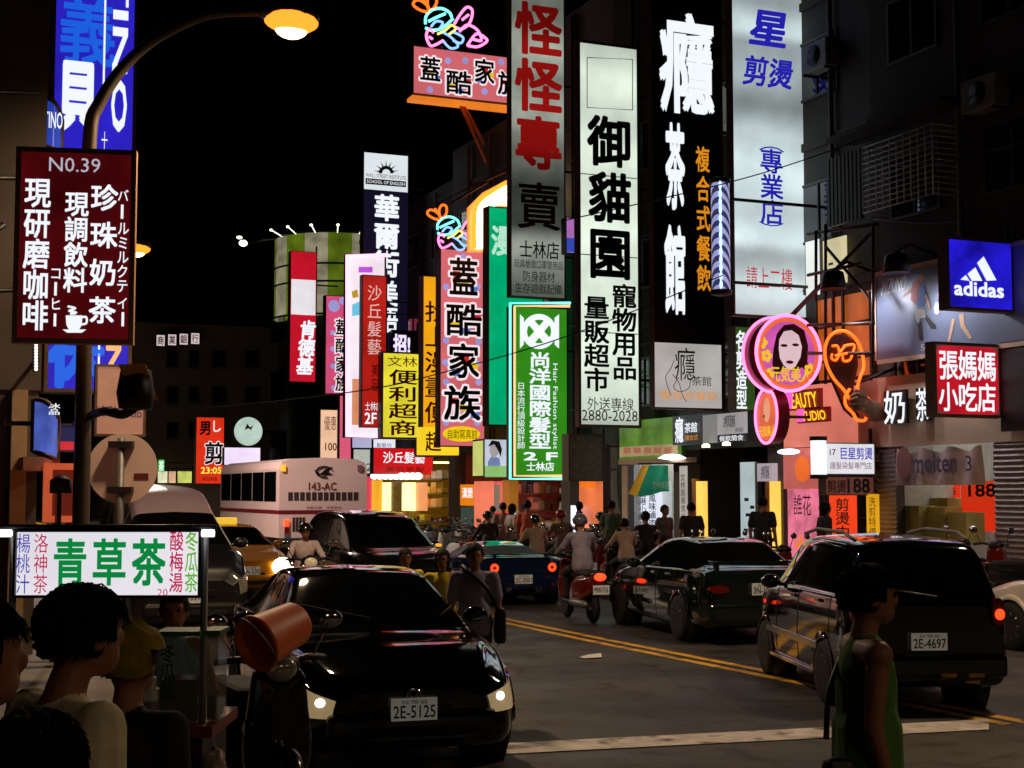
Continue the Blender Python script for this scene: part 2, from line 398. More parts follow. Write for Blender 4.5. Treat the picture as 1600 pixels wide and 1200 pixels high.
# ---- building 1: cage, posters, fascia, shutters
pl = fp(17.3); u0, u1, w0, w1 = pl.rect((1348, 1458, 212, 318)); mb = MB()
for i in range(11):
    u = u0+(u1-u0)*i/10; mb.tube([pl.pt(u, w0), pl.pt(u, w1)], .017, 5)
for i in range(13):
    w = w0+(w1-w0)*i/12; mb.tube([pl.pt(u0, w), pl.pt(u1, w)], .014, 5)
    mb.tube([pl.pt(u0, w), pl.pt(u0, w, -.68)], .014, 5); mb.tube([pl.pt(u1, w), pl.pt(u1, w, -.68)], .014, 5)
B1.part('window_cage', mb, mat('white_grille', (196, 202, 208), rough=.5))
mb = MB(); r = pl.rect((1292, 1346, 240, 348)); n = 9
for i in range(n):
    a = r[0]+(r[1]-r[0])*i/n; mb.slab(pl, a, a+(r[1]-r[0])/n*.62, r[2], r[3], -.1, 0)
B1.part('metal_screen', mb, mat('grey_sheet', (96, 98, 90), rough=.5, metal=.3))
fpart(B1, 'awning', (1290, 1470, 182, 190), 17.2, M_dark, .7)
fpart(B1, 'fascia', (1337, 1800, 568, 690), 17.85, M_beige, .12)
fpart(B1, 'dark_panel', (1562, 1800, 520, 668), 17.6, M_black, .1)
for (R, ch) in (((1381, 1416, 610, 662), '奶'), ((1431, 1452, 606, 658), '茶')):
    q = fpart(B1, 'letter_plate', R, 17.7, K, .06); ftext(B1, ch, R, 17.69, G_white, parent=q, bold=.02)
def shutter(t, R, d):
    pl = fp(d); r = pl.rect(R); mb = MB(); n = 22
    for i in range(n):
        a = r[2]+(r[3]-r[2])*i/n; h = (r[3]-r[2])/n
        P = [pl.pt(r[0], a, 0), pl.pt(r[1], a, 0), pl.pt(r[1], a+h*.5, .04), pl.pt(r[0], a+h*.5, .04), pl.pt(r[1], a+h, 0), pl.pt(r[0], a+h, 0)]
        mb.add(P, [(0, 1, 2, 3), (3, 2, 4, 5)])
    t.part('shutter', mb, M_shut)
shutter(B1, (1372, 1402, 702, 865), 17.9); shutter(B1, (1556, 1620, 690, 885), 17.9)
# building 2: second floor orange room, lit panes, pink fascia
fpart(B2, 'lit_window', (1272, 1362, 462, 590), 17.9, lit('orange_room', (214, 104, 34), .55, .5, (1.2, 1.2, 1.2)), .03)
fpart(B2, 'lit_window', (1286, 1322, 372, 445), 17.85, lit('cream_room', (235, 222, 170), .75, .3), .03)
fpart(B2, 'lit_window', (1259, 1279, 376, 462), 17.85, lit('white_room', (235, 240, 235), .9, .1), .03)
for R in ((1272, 1276, 455, 595), (1315, 1318, 455, 595), (1358, 1362, 455, 595), (1272, 1362, 505, 508), (1272, 1362, 560, 563)):
    fpart(B2, 'mullion', R, 17.84, M_dark, .04)
M_pinkf = lit('pink_fascia', (222, 122, 104), .85, .25, (.6, .6, .9))  # fascia glows by itself in place of pink neon light
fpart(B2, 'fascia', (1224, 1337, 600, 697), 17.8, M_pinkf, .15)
for (R, body, z) in (((1228, 1281, 609, 640), 'BEAUTY', 0), ((1246, 1294, 637, 660), 'STUDIO', 0)):
    q = fpart(B2, 'letter_board', R, 17.7, mat('red_board', (170, 34, 40), rough=.4), .08)
    ftext(B2, body, (R[0]+3, R[1]-3, R[2]+5, R[3]-3), 17.68, glow('yellow_neon_letters', (255, 196, 30), 1.3), parent=q, bold=.03, shear=-.25)
    q2 = fpart(B2, 'letter_board', (R[0]-1, R[0]+9, R[2]+2, R[3]-1), 17.66, glow('magenta_letter', (240, 90, 190), 1.1), .03)
pl = fp(17.9); r = pl.rect((1232, 1276, 772, 872))
q = fpart(B2, 'poster_column', (1231, 1277, 764, 872), 17.92, lit('pink_poster', (236, 120, 150), .8, .5, (.5, 2, 2)), .05)
ftext(B2, '誰花', (1240, 1268, 772, 806), 17.91, K, way='h', parent=q)
ftext(B2, '火', (1240, 1264, 836, 858), 17.91, mat('orange_motif', (240, 150, 30), emit=(240, 140, 30), es=.7), parent=q, bold=.04)
q = fpart(B2, 'wall_panel', (1224, 1278, 700, 764), 17.93, lit('pink_panel_lit', (220, 110, 100), .6), .05)  # glow put into this wall panel and the poster column
pl = fp(17.9); c = pl.uv(1254, 733); B2.part('round_sticker', MB().disc(pl, c[0], c[1], .27, .27, 0, .02), lit('orange_sticker', (240, 110, 40), .8), q)
c = pl.uv(1254, 706)
B2.part('porch_lamp', MB().ball(pl.pt(c[0], c[1], .35), (.2, .3, .06)), G_tube)
fpart(B2, 'banner', (1296, 1338, 772, 848), 17.7, lit('red_orange_banner', (244, 66, 26), .95, .1), .02)
ftext(B2, '剪燙中', (1306, 1328, 778, 842), 17.69, K, way='v', bold=.02)
fpart(B2, 'banner', (1354, 1373, 772, 842), 17.6, lit('yellow_banner', (246, 176, 26), .8, .1), .02)
ftext(B2, '洗剪特價', (1358, 1369, 776, 840), 17.59, K, way='v')
# building 3: tea house
t = B3
fpart(t, 'fascia', (1062, 1212, 636, 700), 17.75, M_black, .2)
fpart(t, 'sign_board', (1051, 1107, 648, 694), 17.3, lit('charcoal_board', (52, 54, 56), .8), .3)
fpart(t, 'sign_board', (1098, 1120, 648, 692), 17.29, lit('grey_board', (150, 150, 148), .6, .2), .05)
fpart(t, 'sign_board', (1121, 1165, 645, 678), 17.29, lit('pale_board', (178, 174, 176), .7, .2), .05)
fpart(t, 'sign_board', (1121, 1165, 679, 690), 17.29, lit('navy_board', (28, 30, 40), .8), .05)
ftext(t, '癮', (1055, 1068, 652, 692), 17.27, G_white, bold=.03)
ftext(t, '茶館', (1070, 1090, 660, 676), 17.27, G_white, bold=.02)
ftext(t, '複合式', (1071, 1091, 679, 688), 17.27, glow('orange_letters', (240, 150, 30), .8))
ftext(t, '癮', (1130, 1150, 648, 668), 17.27, K, bold=-.01); ftext(t, '茶館', (1148, 1162, 668, 675), 17.27, K)
ftext(t, '餐飲簡食', (1124, 1162, 680, 689), 17.27, G_white)
for p in ((1103, 699), (1135, 696)):
    q = at_x(p[0], p[1], 17.1); t.part('downlight', MB().lathe([(.0, 0), (.09, 0), (.09, .05), (.05, .08)], q, 12), mat('warm_downlight', (255, 240, 200), emit=(255, 225, 170), es=6))
for R in ((1088, 1099, 752, 845), (1203, 1213, 752, 858)):
    fpart(t, 'lit_column', R, 17.85, lit('yellow_column', (255, 205, 90), 1.1), .12)
    fpart(t, 'column_side', (R[0]-7, R[0]-1, R[2]-4, R[3]), 17.86, mat('gold_column', (170, 110, 50), rough=.4), .1)
fpart(t, 'door_panel', (1157, 1180, 722, 852), 17.95, lit('pale_glass_door', (190, 208, 212), .72, .15), .04)
fpart(t, 'door_frame', (1180, 1184, 722, 852), 17.9, M_grey, .1)
fpart(t, 'small_lightbox', (1183, 1206, 724, 752), 17.6, lit('lilac_board', (190, 176, 186), .7), .15)
ftext(t, '癮', (1189, 1203, 727, 748), 17.59, K)
for k, (x, y) in enumerate(((1163, 778), (1172, 790), (1165, 802), (1173, 815), (1162, 826), (1170, 838))):
    fpart(t, 'door_note', (x, x+6, y, y+5), 17.93, K, .01)
# building 4: white shop
t = B4
fpart(t, 'canopy_board', (968, 1058, 655, 722), 17.5, lit('green_board', (92, 132, 48), .7, .55, (.5, 1.5, 1.5)), .12)
fpart(t, 'canopy_strip', (968, 1058, 696, 712), 17.49, lit('cream_strip', (190, 166, 120), .6, .3), .02)
for k in range(5): fpart(t, 'menu_tile', (974+k*16, 985+k*16, 699, 708), 17.47, lit('salmon_tile', (190, 120, 90), .6), .01)
fpart(t, 'canopy_edge', (966, 1060, 716, 724), 17.47, M_beige, .5)
fpart(t, 'shop_panel', (982, 1032, 728, 842), 18.6, lit('white_menu', (226, 232, 248), .95, .1), .05)
ftext(t, '鹿港小館美食', (999, 1010, 765, 838), 18.57, K, way='v', bold=.02)
ftext(t, '風味滷肉飯', (1014, 1025, 772, 836), 18.57, K, way='v', bold=.02)
ftext(t, '特價', (986, 994, 800, 828), 18.57, KR, way='v')
fpart(t, 'shop_panel', (1034, 1048, 752, 842), 18.7, lit('pale_menu', (190, 200, 200), .7), .05)
fpart(t, 'side_banner', (1062, 1073, 728, 838), 17.8, lit('white_side_banner', (206, 200, 190), .6), .03)
ftext(t, '文林路美食小吃館', (1064, 1071, 740, 836), 17.78, K, way='v')
fpart(t, 'side_banner', (972, 980, 728, 838), 17.8, M_beige, .03)
q = at_x(1050, 716, 17.3); t.part('porch_lamp', MB().lathe([(.02, .1), (.2, .08), (.34, .0), (.0, -.05)], q, 20), G_tube)
# building 5
t = B5
fpart(t, 'lit_column', (905, 932, 752, 825), 17.9, lit('orange_stall', (236, 120, 70), .9, .4), .2)
for k in range(5): fpart(t, 'orange_tag', (907+k*5, 910+k*5, 750, 762), 17.8, lit('bright_orange_tag', (250, 120, 20), .9), .03)
fpart(t, 'tube_lamp', (892, 898, 790, 836), 17.7, mat('violet_tube', (220, 220, 255), emit=(225, 225, 255), es=1.8), .06)
# building 6: pillars and panels glow by themselves for the warm shop light
t = B6
fpart(t, 'poster_board', (719, 741, 757, 790), 17.6, lit('orange_notice', (240, 130, 20), .85), .03)
ftext(t, '漢堡', (722, 739, 762, 778), 17.59, G_white, bold=.03)
fpart(t, 'dark_notice', (720, 740, 792, 830), 17.62, lit('green_grey_notice', (70, 88, 78), .5), .03)
fpart(t, 'pink_pillar', (741, 758, 752, 860), 17.3, lit('salmon_pillar', (240, 124, 94), .95, .15), .3)
fpart(t, 'pink_panel', (758, 788, 752, 812), 17.85, lit('pink_panel', (220, 100, 92), .8, .2), .05)
fpart(t, 'menu_poster', (760, 780, 758, 800), 17.83, lit('grey_menu', (120, 132, 116), .6), .02)
fpart(t, 'yellow_pillar', (785, 796, 750, 830), 17.7, lit('ochre_pillar', (190, 120, 40), .5, .2), .3)
fpart(t, 'red_parasol_edge', (773, 789, 801, 806), 16.6, lit('red_edge', (230, 30, 24), .8), .5)
# building 7: yellow shop, its walls, door and pillar given their own glow
t = B7
for R in ((597, 609, 754, 798), (628, 645, 754, 798)):
    fpart(t, 'lit_panel', R, 17.8, lit('bright_yellow_panel', (255, 250, 150), 2.0), .1)
fpart(t, 'yellow_wall', (577, 594, 750, 800), 17.9, lit('amber_wall', (240, 170, 40), 1.0, .15), .1)
fpart(t, 'dark_door', (610, 627, 752, 800), 17.85, lit('wood_door', (120, 84, 30), .5, .5, (2, 2, 6)), .05)
fpart(t, 'orange_wall', (646, 664, 754, 798), 17.9, lit('salmon_wall', (236, 150, 96), 1.0, .2), .1)
fpart(t, 'red_pillar', (570, 577, 745, 800), 17.8, lit('pink_red_pillar', (235, 70, 90), .8), .1)
mb = MB(); pl = fp(17.4)
for k in range(9):
    a = pl.uv(585+k*8.5, 744); mb.ball(pl.pt(a[0], a[1]), (.14, .3, .13), 8, 6)
t.part('bulb_row', mb, mat('white_bulbs', (255, 255, 255), emit=(255, 250, 240), es=2.5))
# goods on shelves and rails inside the shops
def shelf(label, pxa, pxb, x, tiers, per, pal, seed):
    a, b = at_x(pxb, 768, x).y, at_x(pxa, 768, x).y; rg = random.Random(seed); t = T('display_shelf', label, 'shelf', (x, (a+b)/2, .15)); mb = MB()
    for k in range(tiers): mb.box(x, x+.35, a, b, .9+k*.52, .93+k*.52)
    for y in (a+.02, b-.02): mb.box(x+.3, x+.34, y-.02, y+.02, .15, .95+tiers*.52)
    t.part('rack', mb, M_grey); w = (b-a)/per
    for k in range(tiers):
        for j in range(per):
            if rg.random() < .12: continue
            h = rg.uniform(.16, .4); c = pal[rg.randrange(len(pal))]
            t.part('goods', MB().box(x+.02, x+.3, a+j*w+.02, a+(j+1)*w-.02-rg.uniform(0, .06), .932+k*.52, .932+k*.52+h, .02), mat('goods_%d_%d_%d' % c, c, rough=.6))
PALA = [(190, 40, 36), (220, 210, 200), (40, 60, 130), (200, 160, 50), (60, 110, 70), (30, 30, 34), (200, 110, 130)]
shelf('tall goods shelf deep in the sports shop behind the cartons', 1398, 1560, 20.6, 4, 14, PALA, 1)
shelf('goods shelf at the back of the white shop', 990, 1056, 20.5, 4, 9, [(230, 220, 200), (190, 60, 40), (70, 110, 70), (220, 180, 70)], 2)
shelf('goods shelf inside the pink walled shop', 770, 880, 18.5, 4, 12, [(230, 150, 140), (220, 210, 200), (160, 60, 70), (90, 80, 110), (220, 170, 80)], 3)
shelf('goods shelf inside the bright yellow shop', 575, 690, 18.4, 4, 14, [(230, 200, 90), (220, 120, 60), (240, 230, 200), (150, 60, 40)], 4)
shelf('goods shelf in the shop behind the red orange banner', 1286, 1370, 20.0, 4, 8, PALA, 5)
# air conditioners on the dark wall
def aircon(loc, label):
    t = T('air_conditioner', label, 'air conditioner', loc, 0, 'air conditioners on the dark walls'); x, y, z = loc
    t.part('casing', MB().box(x-.35, x, y-.45, y+.45, z, z+.6, .03), mat('aircon_white', (120, 118, 112), rough=.5))
    t.part('grille', MB().lathe([(.22, -.012), (.22, 0)], (x-.36, y, z+.3), 20, 'x'), M_black)
    t.part('bracket', MB().box(x-.35, x, y-.4, y-.36, z-.05, z).box(x-.35, x, y+.36, y+.4, z-.05, z), M_dark)
p = at_x(1293, 112, FD-.07); aircon(p[:], 'air conditioner beside the top of the white lightbox sign')
p = at_x(1552, 175, FD-.07); aircon(p[:], 'air conditioner high on the wall above the blue lightbox')
# ================================================================ hanging signs
def sdist(px, d): return at_x(px, 768, d).y
class Sign(T):
    def __init__(s, name, label, R, d0=None, depth=.32, panel=None, frame=None, cat='sign', group=None, plane=None, rim=.04, bracket=True, wallx=FD-.02):
        x0, x1, y0, y1 = R; ym = (y0+y1)/2
        if plane is None:
            P = at_x(x0, ym, d0); s.pl = Pl((0, P.y, 0), (1, 0, 0))
        else: s.pl = plane
        r = s.pl.rect(R); s.r = r
        T.__init__(s, name, label, cat, s.pl.pt((r[0]+r[1])/2, r[2], -depth/2), 0, group)
        fr = MB(); pl = s.pl
        fr.slab(pl, r[0], r[1], r[2], r[3], -depth, -.012)
        for (a, b, c, d) in ((r[0], r[0]+rim, r[2], r[3]), (r[1]-rim, r[1], r[2], r[3]), (r[0]+rim, r[1]-rim, r[2], r[2]+rim), (r[0]+rim, r[1]-rim, r[3]-rim, r[3])):
            fr.slab(pl, a, b, c, d, -.0125, .02)
        s.frame = s.part('frame', fr, frame or M_rust)
        s.rim = rim; s.panel = None
        if panel is not None:
            s.panel = s.part('panel', MB().slab(pl, r[0]+rim, r[1]-rim, r[2]+rim, r[3]-rim, -.0115, 0), panel)
        if bracket and plane is None and r[1] < wallx-.1:
            b = MB(); n = max(2, int((r[3]-r[2])/2.2))
            for k in range(n):
                w = r[2]+(r[3]-r[2])*(k+.5)/n
                b.box(r[1]-.1, wallx, s.pl.o.y+.1, s.pl.o.y+.16, w-.03, w+.03)
            b.box(r[1]+.01, r[1]+.07, s.pl.o.y+.162, s.pl.o.y+.22, r[2], r[3]+.3)
            s.part('bracket', b, M_dark)
    def sub(s, R, m, off=.004, name='panel', parent=None, th=.004):
        r = s.pl.rect(R); return s.part(name, MB().slab(s.pl, r[0], r[1], r[2], r[3], off-th, off), m, parent or s.panel)
    def txt(s, body, R, m, way='v', bold=.01, shear=0.0, off=.012, name='lettering', **k):
        return s.part(name, MB().text(s.pl, body, s.pl.rect(R), off=off, bold=bold, way=way, shear=shear, **k), m)
    def draw(s, pts, m, w=.02, off=.014, name='drawing', closed=False):
        P = [s.pl.pt(*s.pl.uv(*p), off) for p in pts]
        return s.part(name, MB().tube(smooth(P, 5, closed), w, 5, closed), m)
    def shape(s, pts, m, off=.014, name='emblem', th=.003):
        return s.part(name, MB().poly(s.pl, [s.pl.uv(*p) for p in pts], off, th), m)
    def disc(s, px, py, rx, ry, m, off=.014, name='emblem'):
        c = s.pl.uv(px, py); e = s.pl.uv(px+rx, py); f = s.pl.uv(px, py-ry)
        return s.part(name, MB().disc(s.pl, c[0], c[1], abs(e[0]-c[0]), abs(f[1]-c[1]), off, .003), m)
def ring_pts(cx, cy, rx, ry, n=40, a0=0, a1=2*PI): return [(cx+rx*math.cos(a0+(a1-a0)*i/n), cy-ry*math.sin(a0+(a1-a0)*i/n)) for i in range(n+(0 if abs(a1-a0-2*PI) < 1e-6 else 1))]

def panel_seam(sg, ys, m):
    r = sg.r
    for y in ys:
        w = sg.pl.uv(950, y)[1]; sg.part('seam', MB().slab(sg.pl, r[0]+.075, r[1]-.075, w-.012, w+.012, -.004, .003), m)
# 1 grey sign with red characters
s = Sign('hanging_sign', 'tall grey sign with big red characters, its lower half nearly unlit', (797, 883, -70, 466), 15.9, .25,
         lit('grey_green_face', (172, 180, 166), .8, .25, (1.2, 1, 1.2)), M_rust)
zq = lambda y: s.pl.uv(840, y)[1]
z0, z1 = zq(466), zq(-70); fz = lambda y: (zq(y)-z0)/(z1-z0)
tubes(MATS['grey_green_face'], z0, z1, [(fz(460), .25), (fz(425), .5), (fz(385), .85), (fz(350), .12), (fz(300), .1), (fz(240), .35), (fz(165), 1.0), (fz(125), .6), (fz(80), 1.0), (fz(20), .4), (fz(-40), .5)])
_st = [(fz(262), .3), (fz(225), .75), (fz(185), .8), (fz(165), 1.0), (fz(125), .75), (fz(80), 1.0), (fz(40), .45), (1, .3)]; tubes(glow('red_letters', (184, 26, 22), .58), z0, z1, _st)
s.txt('怪怪專', (806, 876, 2, 268), glow('red_letters', (190, 26, 20), .9), bold=.05, gap=.1)
s.txt('賣', (808, 876, 284, 360), ink('dark_red_ink', (96, 30, 24)), bold=.025)
s.txt('士林店', (811, 874, 377, 404), K, 'h', .015)
s.txt('玩具槍進口軍警用品', (803, 880, 407, 420), K, 'h'); s.txt('防身器材', (816, 867, 424, 441), K, 'h'); s.txt('生存遊戲配備', (804, 878, 443, 459), K, 'h')
# 2 white pet shop sign
s = Sign('hanging_sign', 'tallest white sign with black brush characters and a phone number', (903, 1000, 68, 668), 15.7, .2,
         lit('white_green_face', (228, 242, 224), .98, .16, (1.0, 1, 1.0)), M_rust, rim=.07)
z0, z1 = s.r[2], s.r[3]; tubes(MATS['white_green_face'], z0, z1, [(0, .5), (.05, .8), (.2, 1), (.38, .9), (.5, 1.08), (.62, .8), (.7, 1.05), (.8, .75), (.9, .95), (1, .62)])
fr = [(917, 90), (988, 93), (988, 172), (917, 168)]
s.draw(fr+[fr[0]], K, .012, name='picture_border') if 0 else s.part('picture_border', MB().tube([s.pl.pt(*s.pl.uv(*p), .012) for p in fr], .014, 5, True), K)
s.txt('御貓園', (920, 985, 178, 440), K, bold=.05, gap=.12)
s.txt('寵物用品', (957, 994, 444, 594), K, bold=.045); s.txt('量販超市', (913, 951, 462, 612), K, bold=.045)
s.txt('外送專線', (917, 990, 621, 642), K, 'h'); s.txt('2880-2028', (909, 996, 641, 658), K, bold=.01)
panel_seam(s, (275, 400, 520), mat('seam_grey', (176, 190, 176), rough=.5))
# 3 black tea house sign
s = Sign('hanging_sign', 'tall black sign with white logo characters and an orange side column', (1018, 1130, -60, 640), 15.9, .15,
         mat('black_face', (14, 14, 15), rough=.35), M_rust)
s.txt('癮', (1032, 1114, 20, 180), G_white, bold=.045); s.txt('茶', (1040, 1069, 192, 328), G_white, bold=.05); s.txt('館', (1039, 1071, 352, 492), G_white, bold=.05)
s.txt('複合式餐飲', (1088, 1109, 226, 458), glow('orange_letters', (240, 150, 30), .8), bold=.03, gap=.14)
q = s.sub((1021, 1127, 537, 637), lit('pale_grey_face', (190, 186, 180), .8, .25, (.6, .6, 1)), .008)
s.txt('癮', (1054, 1086, 542, 596), K, bold=.0, off=.016); s.txt('茶館', (1080, 1112, 588, 603), K, 'h', off=.016)
s.txt('複合式餐飲', (1030, 1121, 611, 625), glow('orange_letters', (240, 150, 30), .8), 'h', off=.016)
s.draw([(1053, 562), (1048, 575), (1040, 588), (1042, 602), (1048, 618)], K, .008, .018); s.draw([(1060, 590), (1052, 604), (1062, 612), (1076, 606), (1078, 592)], K, .008, .018)
s.draw([(1050, 585), (1060, 598), (1066, 618), (1072, 628)], K, .008, .018)
# 4 barber pole
P = at_x(1126, 370, 15.6); za = at_y(1126, 462, P.y).z; zb = at_y(1126, 278, P.y).z
t = T('barber_pole', 'striped barber pole lit white and blue between black and white signs', 'barber pole', (P.x, P.y, za))
m = mat('barber_stripes', (120, 120, 150), rough=.2); nt = m.node_tree; tc = nt.nodes['Texture Coordinate']
wv = nt.nodes.new('ShaderNodeTexWave'); wv.wave_type = 'BANDS'; wv.bands_direction = 'DIAGONAL'; wv.inputs['Scale'].default_value = 2.6
nt.links.new(tc.outputs['Object'], wv.inputs['Vector'])
cr = nt.nodes.new('ShaderNodeValToRGB'); cr.color_ramp.interpolation = 'CONSTANT'; cr.color_ramp.elements[0].color = lin((50, 48, 86)); cr.color_ramp.elements[1].color = lin((150, 152, 196)); cr.color_ramp.elements[1].position = .5
nt.links.new(wv.outputs['Fac'], cr.inputs['Fac']); nt.links.new(cr.outputs['Color'], nt.nodes['Principled BSDF'].inputs['Base Color'])
nt.links.new(cr.outputs['Color'], nt.nodes['Principled BSDF'].inputs['Emission Color']); nt.nodes['Principled BSDF'].inputs['Emission Strength'].default_value = 1.0
h = zb-za
t.part('striped_cylinder', MB().lathe([(.19, .12), (.19, h-.12)], (P.x, P.y, za), 24), m)
for (a, b) in ((0, .14), (h-.14, h)): t.part('end_cap', MB().lathe([(.14, a), (.22, a+.03), (.22, b-.03), (.14, b)], (P.x, P.y, za), 24), M_dark)
q = Vector((P.x, P.y, za))+(C0-Vector((P.x, P.y, CH))).normalized()*.235
mb = MB(); 
for k in range(13): mb.ball((q.x, q.y, za+.2+(h-.4)*k/12), (.035, .035, .09), 8, 6)
t.part('lamp_strip', mb, mat('blue_white_strip', (190, 220, 255), emit=(190, 225, 255), es=1.6))
for z in (za+.3, zb-.4): t.part('bracket', MB().box(P.x, FD-.02, P.y+.2, P.y+.25, z, z+.06), M_dark)
# 5 white hairdresser sign
s = Sign('hanging_sign', 'wide white sign with blue characters right of the barber pole', (1143, 1261, -60, 496), 16.2, .2,
         lit('cool_white_face', (208, 224, 226), .95, .2, (.9, .9, .9)), M_rust)
z0, z1 = s.r[2], s.r[3]; fz = lambda y: (s.pl.uv(1200, y)[1]-z0)/(z1-z0)
tubes(MATS['cool_white_face'], z0, z1, [(fz(495), .75), (fz(462), 1.1), (fz(400), .55), (fz(375), 1.15), (fz(330), .8), (fz(270), 1.15), (fz(215), .85), (fz(165), .36), (fz(120), .6), (fz(70), .5), (fz(48), 1.0), (fz(0), .45), (1, .5)])
KBG, KRG = glow('blue_glass_letters', (44, 36, 190), .75), glow('red_glass_letters', (196, 24, 50), .8)
s.txt('星', (1168, 1226, 14, 74), KBG, bold=.05, shear=.18); s.txt('剪燙', (1158, 1236, 90, 136), KBG, 'h', bold=.04, shear=.15)
s.txt('︵', (1186, 1224, 208, 238), KBG, bold=.01); s.txt('專業店', (1188, 1223, 232, 352), KBG, bold=.03); s.txt('︶', (1186, 1224, 346, 372), KBG, bold=.01)
s.txt('請上二樓', (1165, 1238, 418, 452), KRG, 'h', bold=.01)
# 6 round pink neon sign
P = at_x(1178, 553, 15.9); pl = Pl((0, P.y, 0), (1, 0, 0)); c = pl.uv(1231, 552); R = abs(pl.uv(1281, 552)[0]-c[0])
t = T('round_neon_sign', 'round pink neon ringed sign with a painted woman face', 'sign', pl.pt(c[0], c[1]-R))
M_pk = mat('pink_neon', (255, 120, 170), emit=(255, 110, 165), es=3.0); M_or = mat('orange_neon', (255, 110, 40), emit=(255, 92, 24), es=2.6)
t.part('drum', MB().lathe([(R*.98, 0), (R*.98, .45)], (c[0], P.y+.02, c[1]), 48, 'y'), mat('dark_red_drum', (120, 16, 40), rough=.4))
M_mag = lit('magenta_face', (222, 96, 190), .75, .3, (2, 2, 2))
f_ = t.part('face_panel', MB().disc(pl, c[0], c[1], R*.86, R*.86, 0, .01, 48), M_mag)
t.part('orange_rim', MB().tube([pl.pt(c[0]+R*.88*math.cos(a*PI/24), c[1]+R*.88*math.sin(a*PI/24), .02) for a in range(48)], .035, 6, True), lit('orange_rim', (240, 110, 50), .9))
for k, (rr, off) in enumerate(((.99, .03), (1.0, -.46))):
    t.part('neon_ring', MB().tube([pl.pt(c[0]+R*rr*math.cos(a*PI/32), c[1]+R*rr*math.sin(a*PI/32), off) for a in range(64)], .035, 8, True), M_pk)
pxs = lambda pts: [pl.uv(*p) for p in pts]
hair = ink('dark_purple_ink', (92, 40, 84)); skin = lit('pale_face', (240, 206, 216), .8)
t.part('hair_picture', MB().poly(pl, pxs([(1212, 590), (1206, 568), (1208, 545), (1213, 522), (1224, 508), (1240, 506), (1256, 516), (1262, 540), (1261, 566), (1266, 584), (1252, 574), (1240, 582), (1226, 574)]), .012, .003), hair, f_)
t.part('face_picture', MB().poly(pl, pxs([(1216, 545), (1217, 530), (1224, 518), (1236, 516), (1247, 524), (1252, 542), (1250, 558), (1242, 573), (1233, 579), (1224, 571), (1218, 560)]), .018, .003), skin, f_)
for (x, y) in ((1224, 540), (1242, 539)): t.part('eye_picture', MB().disc(pl, *pl.uv(x, y), .085, .03, .024, .002, 14), hair, f_)
t.part('mouth_picture', MB().disc(pl, *pl.uv(1233, 566), .09, .035, .024, .002, 14), KR, f_)
yl = glow('flower_yellow', (250, 200, 40), .9)
for (x, y) in ((1197, 556), (1200, 585), (1264, 578), (1190, 535)):
    mb = MB(); cc = pl.uv(x, y)
    for k in range(5): mb.disc(pl, cc[0]+.08*math.cos(k*1.257), cc[1]+.08*math.sin(k*1.257), .055, .055, .022, .002, 10)
    t.part('flower_picture', mb, yl, f_)
t.part('lettering', MB().text(pl, '元気美人', pl.rect((1202, 1266, 573, 597)), off=.03, bold=.03, way='h'), yl, f_)
t.part('bracket', MB().box(c[0], FD-.02, P.y+.2, P.y+.26, c[1]-.03, c[1]+.03), M_rust); t.part('stay_rod', MB().tube([(c[0]+.2, P.y+.25, c[1]+R), at_x(1330, 395, FD-.1)], .03, 6), M_rust)
# the smaller round sign below faces the street
P = at_x(1199, 650, 16.6); pl = Pl((16.6, 0, 0), (.35, -1, 0)); pl = Pl(P, (-.17, -1, 0))
t = T('round_neon_sign', 'narrow looking orange round sign under the pink neon disc', 'sign', (P.x, P.y, P.z-.8))
R = .56
t.part('drum', MB().disc(pl, 0, 0, R, R, -.25, .25, 40), mat('dark_red_drum', (120, 16, 40), rough=.4))
t.part('face_panel', MB().disc(pl, 0, 0, R*.9, R*.9, .004, .006, 40), lit('orange_pink_face', (240, 112, 70), .85, .2, (2, 2, 2)))
t.part('face_picture', MB().disc(pl, 0, .12, R*.3, R*.45, .014, .002, 24), lit('pale_orange', (250, 170, 130), .8))
t.part('lettering', MB().text(pl, '元気美人', (-.42, .42, -.42, -.2), off=.016, bold=.03, way='h'), yl)
t.part('neon_ring', MB().tube([pl.pt(R*math.cos(a*PI/24), R*math.sin(a*PI/24), .03) for a in range(48)], .03, 6, True), M_pk)
t.part('bracket', MB().box(P.x, FD-.02, P.y+.1, P.y+.15, P.z-.03, P.z+.03), M_dark)
# 7 neon racket with a hand
P = at_x(1288, 580, 16.6); pl = Pl((0, P.y, 0), (1, 0, 0))
t = T('neon_racket_sign', 'orange neon outline of a racket held by a hand', 'sign', pl.pt(*pl.uv(1335, 655)))
out = [(1326, 626), (1316, 610), (1300, 592), (1289, 570), (1286, 548), (1291, 530), (1303, 519), (1318, 518), (1332, 527), (1342, 545), (1347, 572), (1341, 590), (1337, 606), (1340, 614), (1352, 622), (1374, 640)]
o2 = [(1325, 608), (1318, 620), (1319, 634), (1330, 646), (1336, 656), (1348, 657), (1352, 650), (1362, 656)]
for o_ in (out, o2): t.part('neon_tube', MB().tube(smooth([pl.pt(*pl.uv(*p), .06) for p in o_], 5), .03, 8), M_or)
for pts in ([(1298, 541), (1306, 541), (1309, 552), (1304, 563), (1297, 560), (1298, 553)], [(1316, 541), (1332, 539), (1330, 552), (1325, 563), (1316, 564), (1314, 556)], [(1309, 552), (1318, 541)], [(1303, 556), (1322, 552)]):
    t.part('neon_letter', MB().tube(smooth([pl.pt(*pl.uv(*p), .05) for p in pts], 5), .024, 6), M_or)
hd = [(1322, 640), (1306, 603), (1294, 575), (1291, 545), (1302, 524), (1320, 521), (1338, 535), (1341, 570), (1334, 606), (1338, 640), (1345, 652), (1335, 652)]
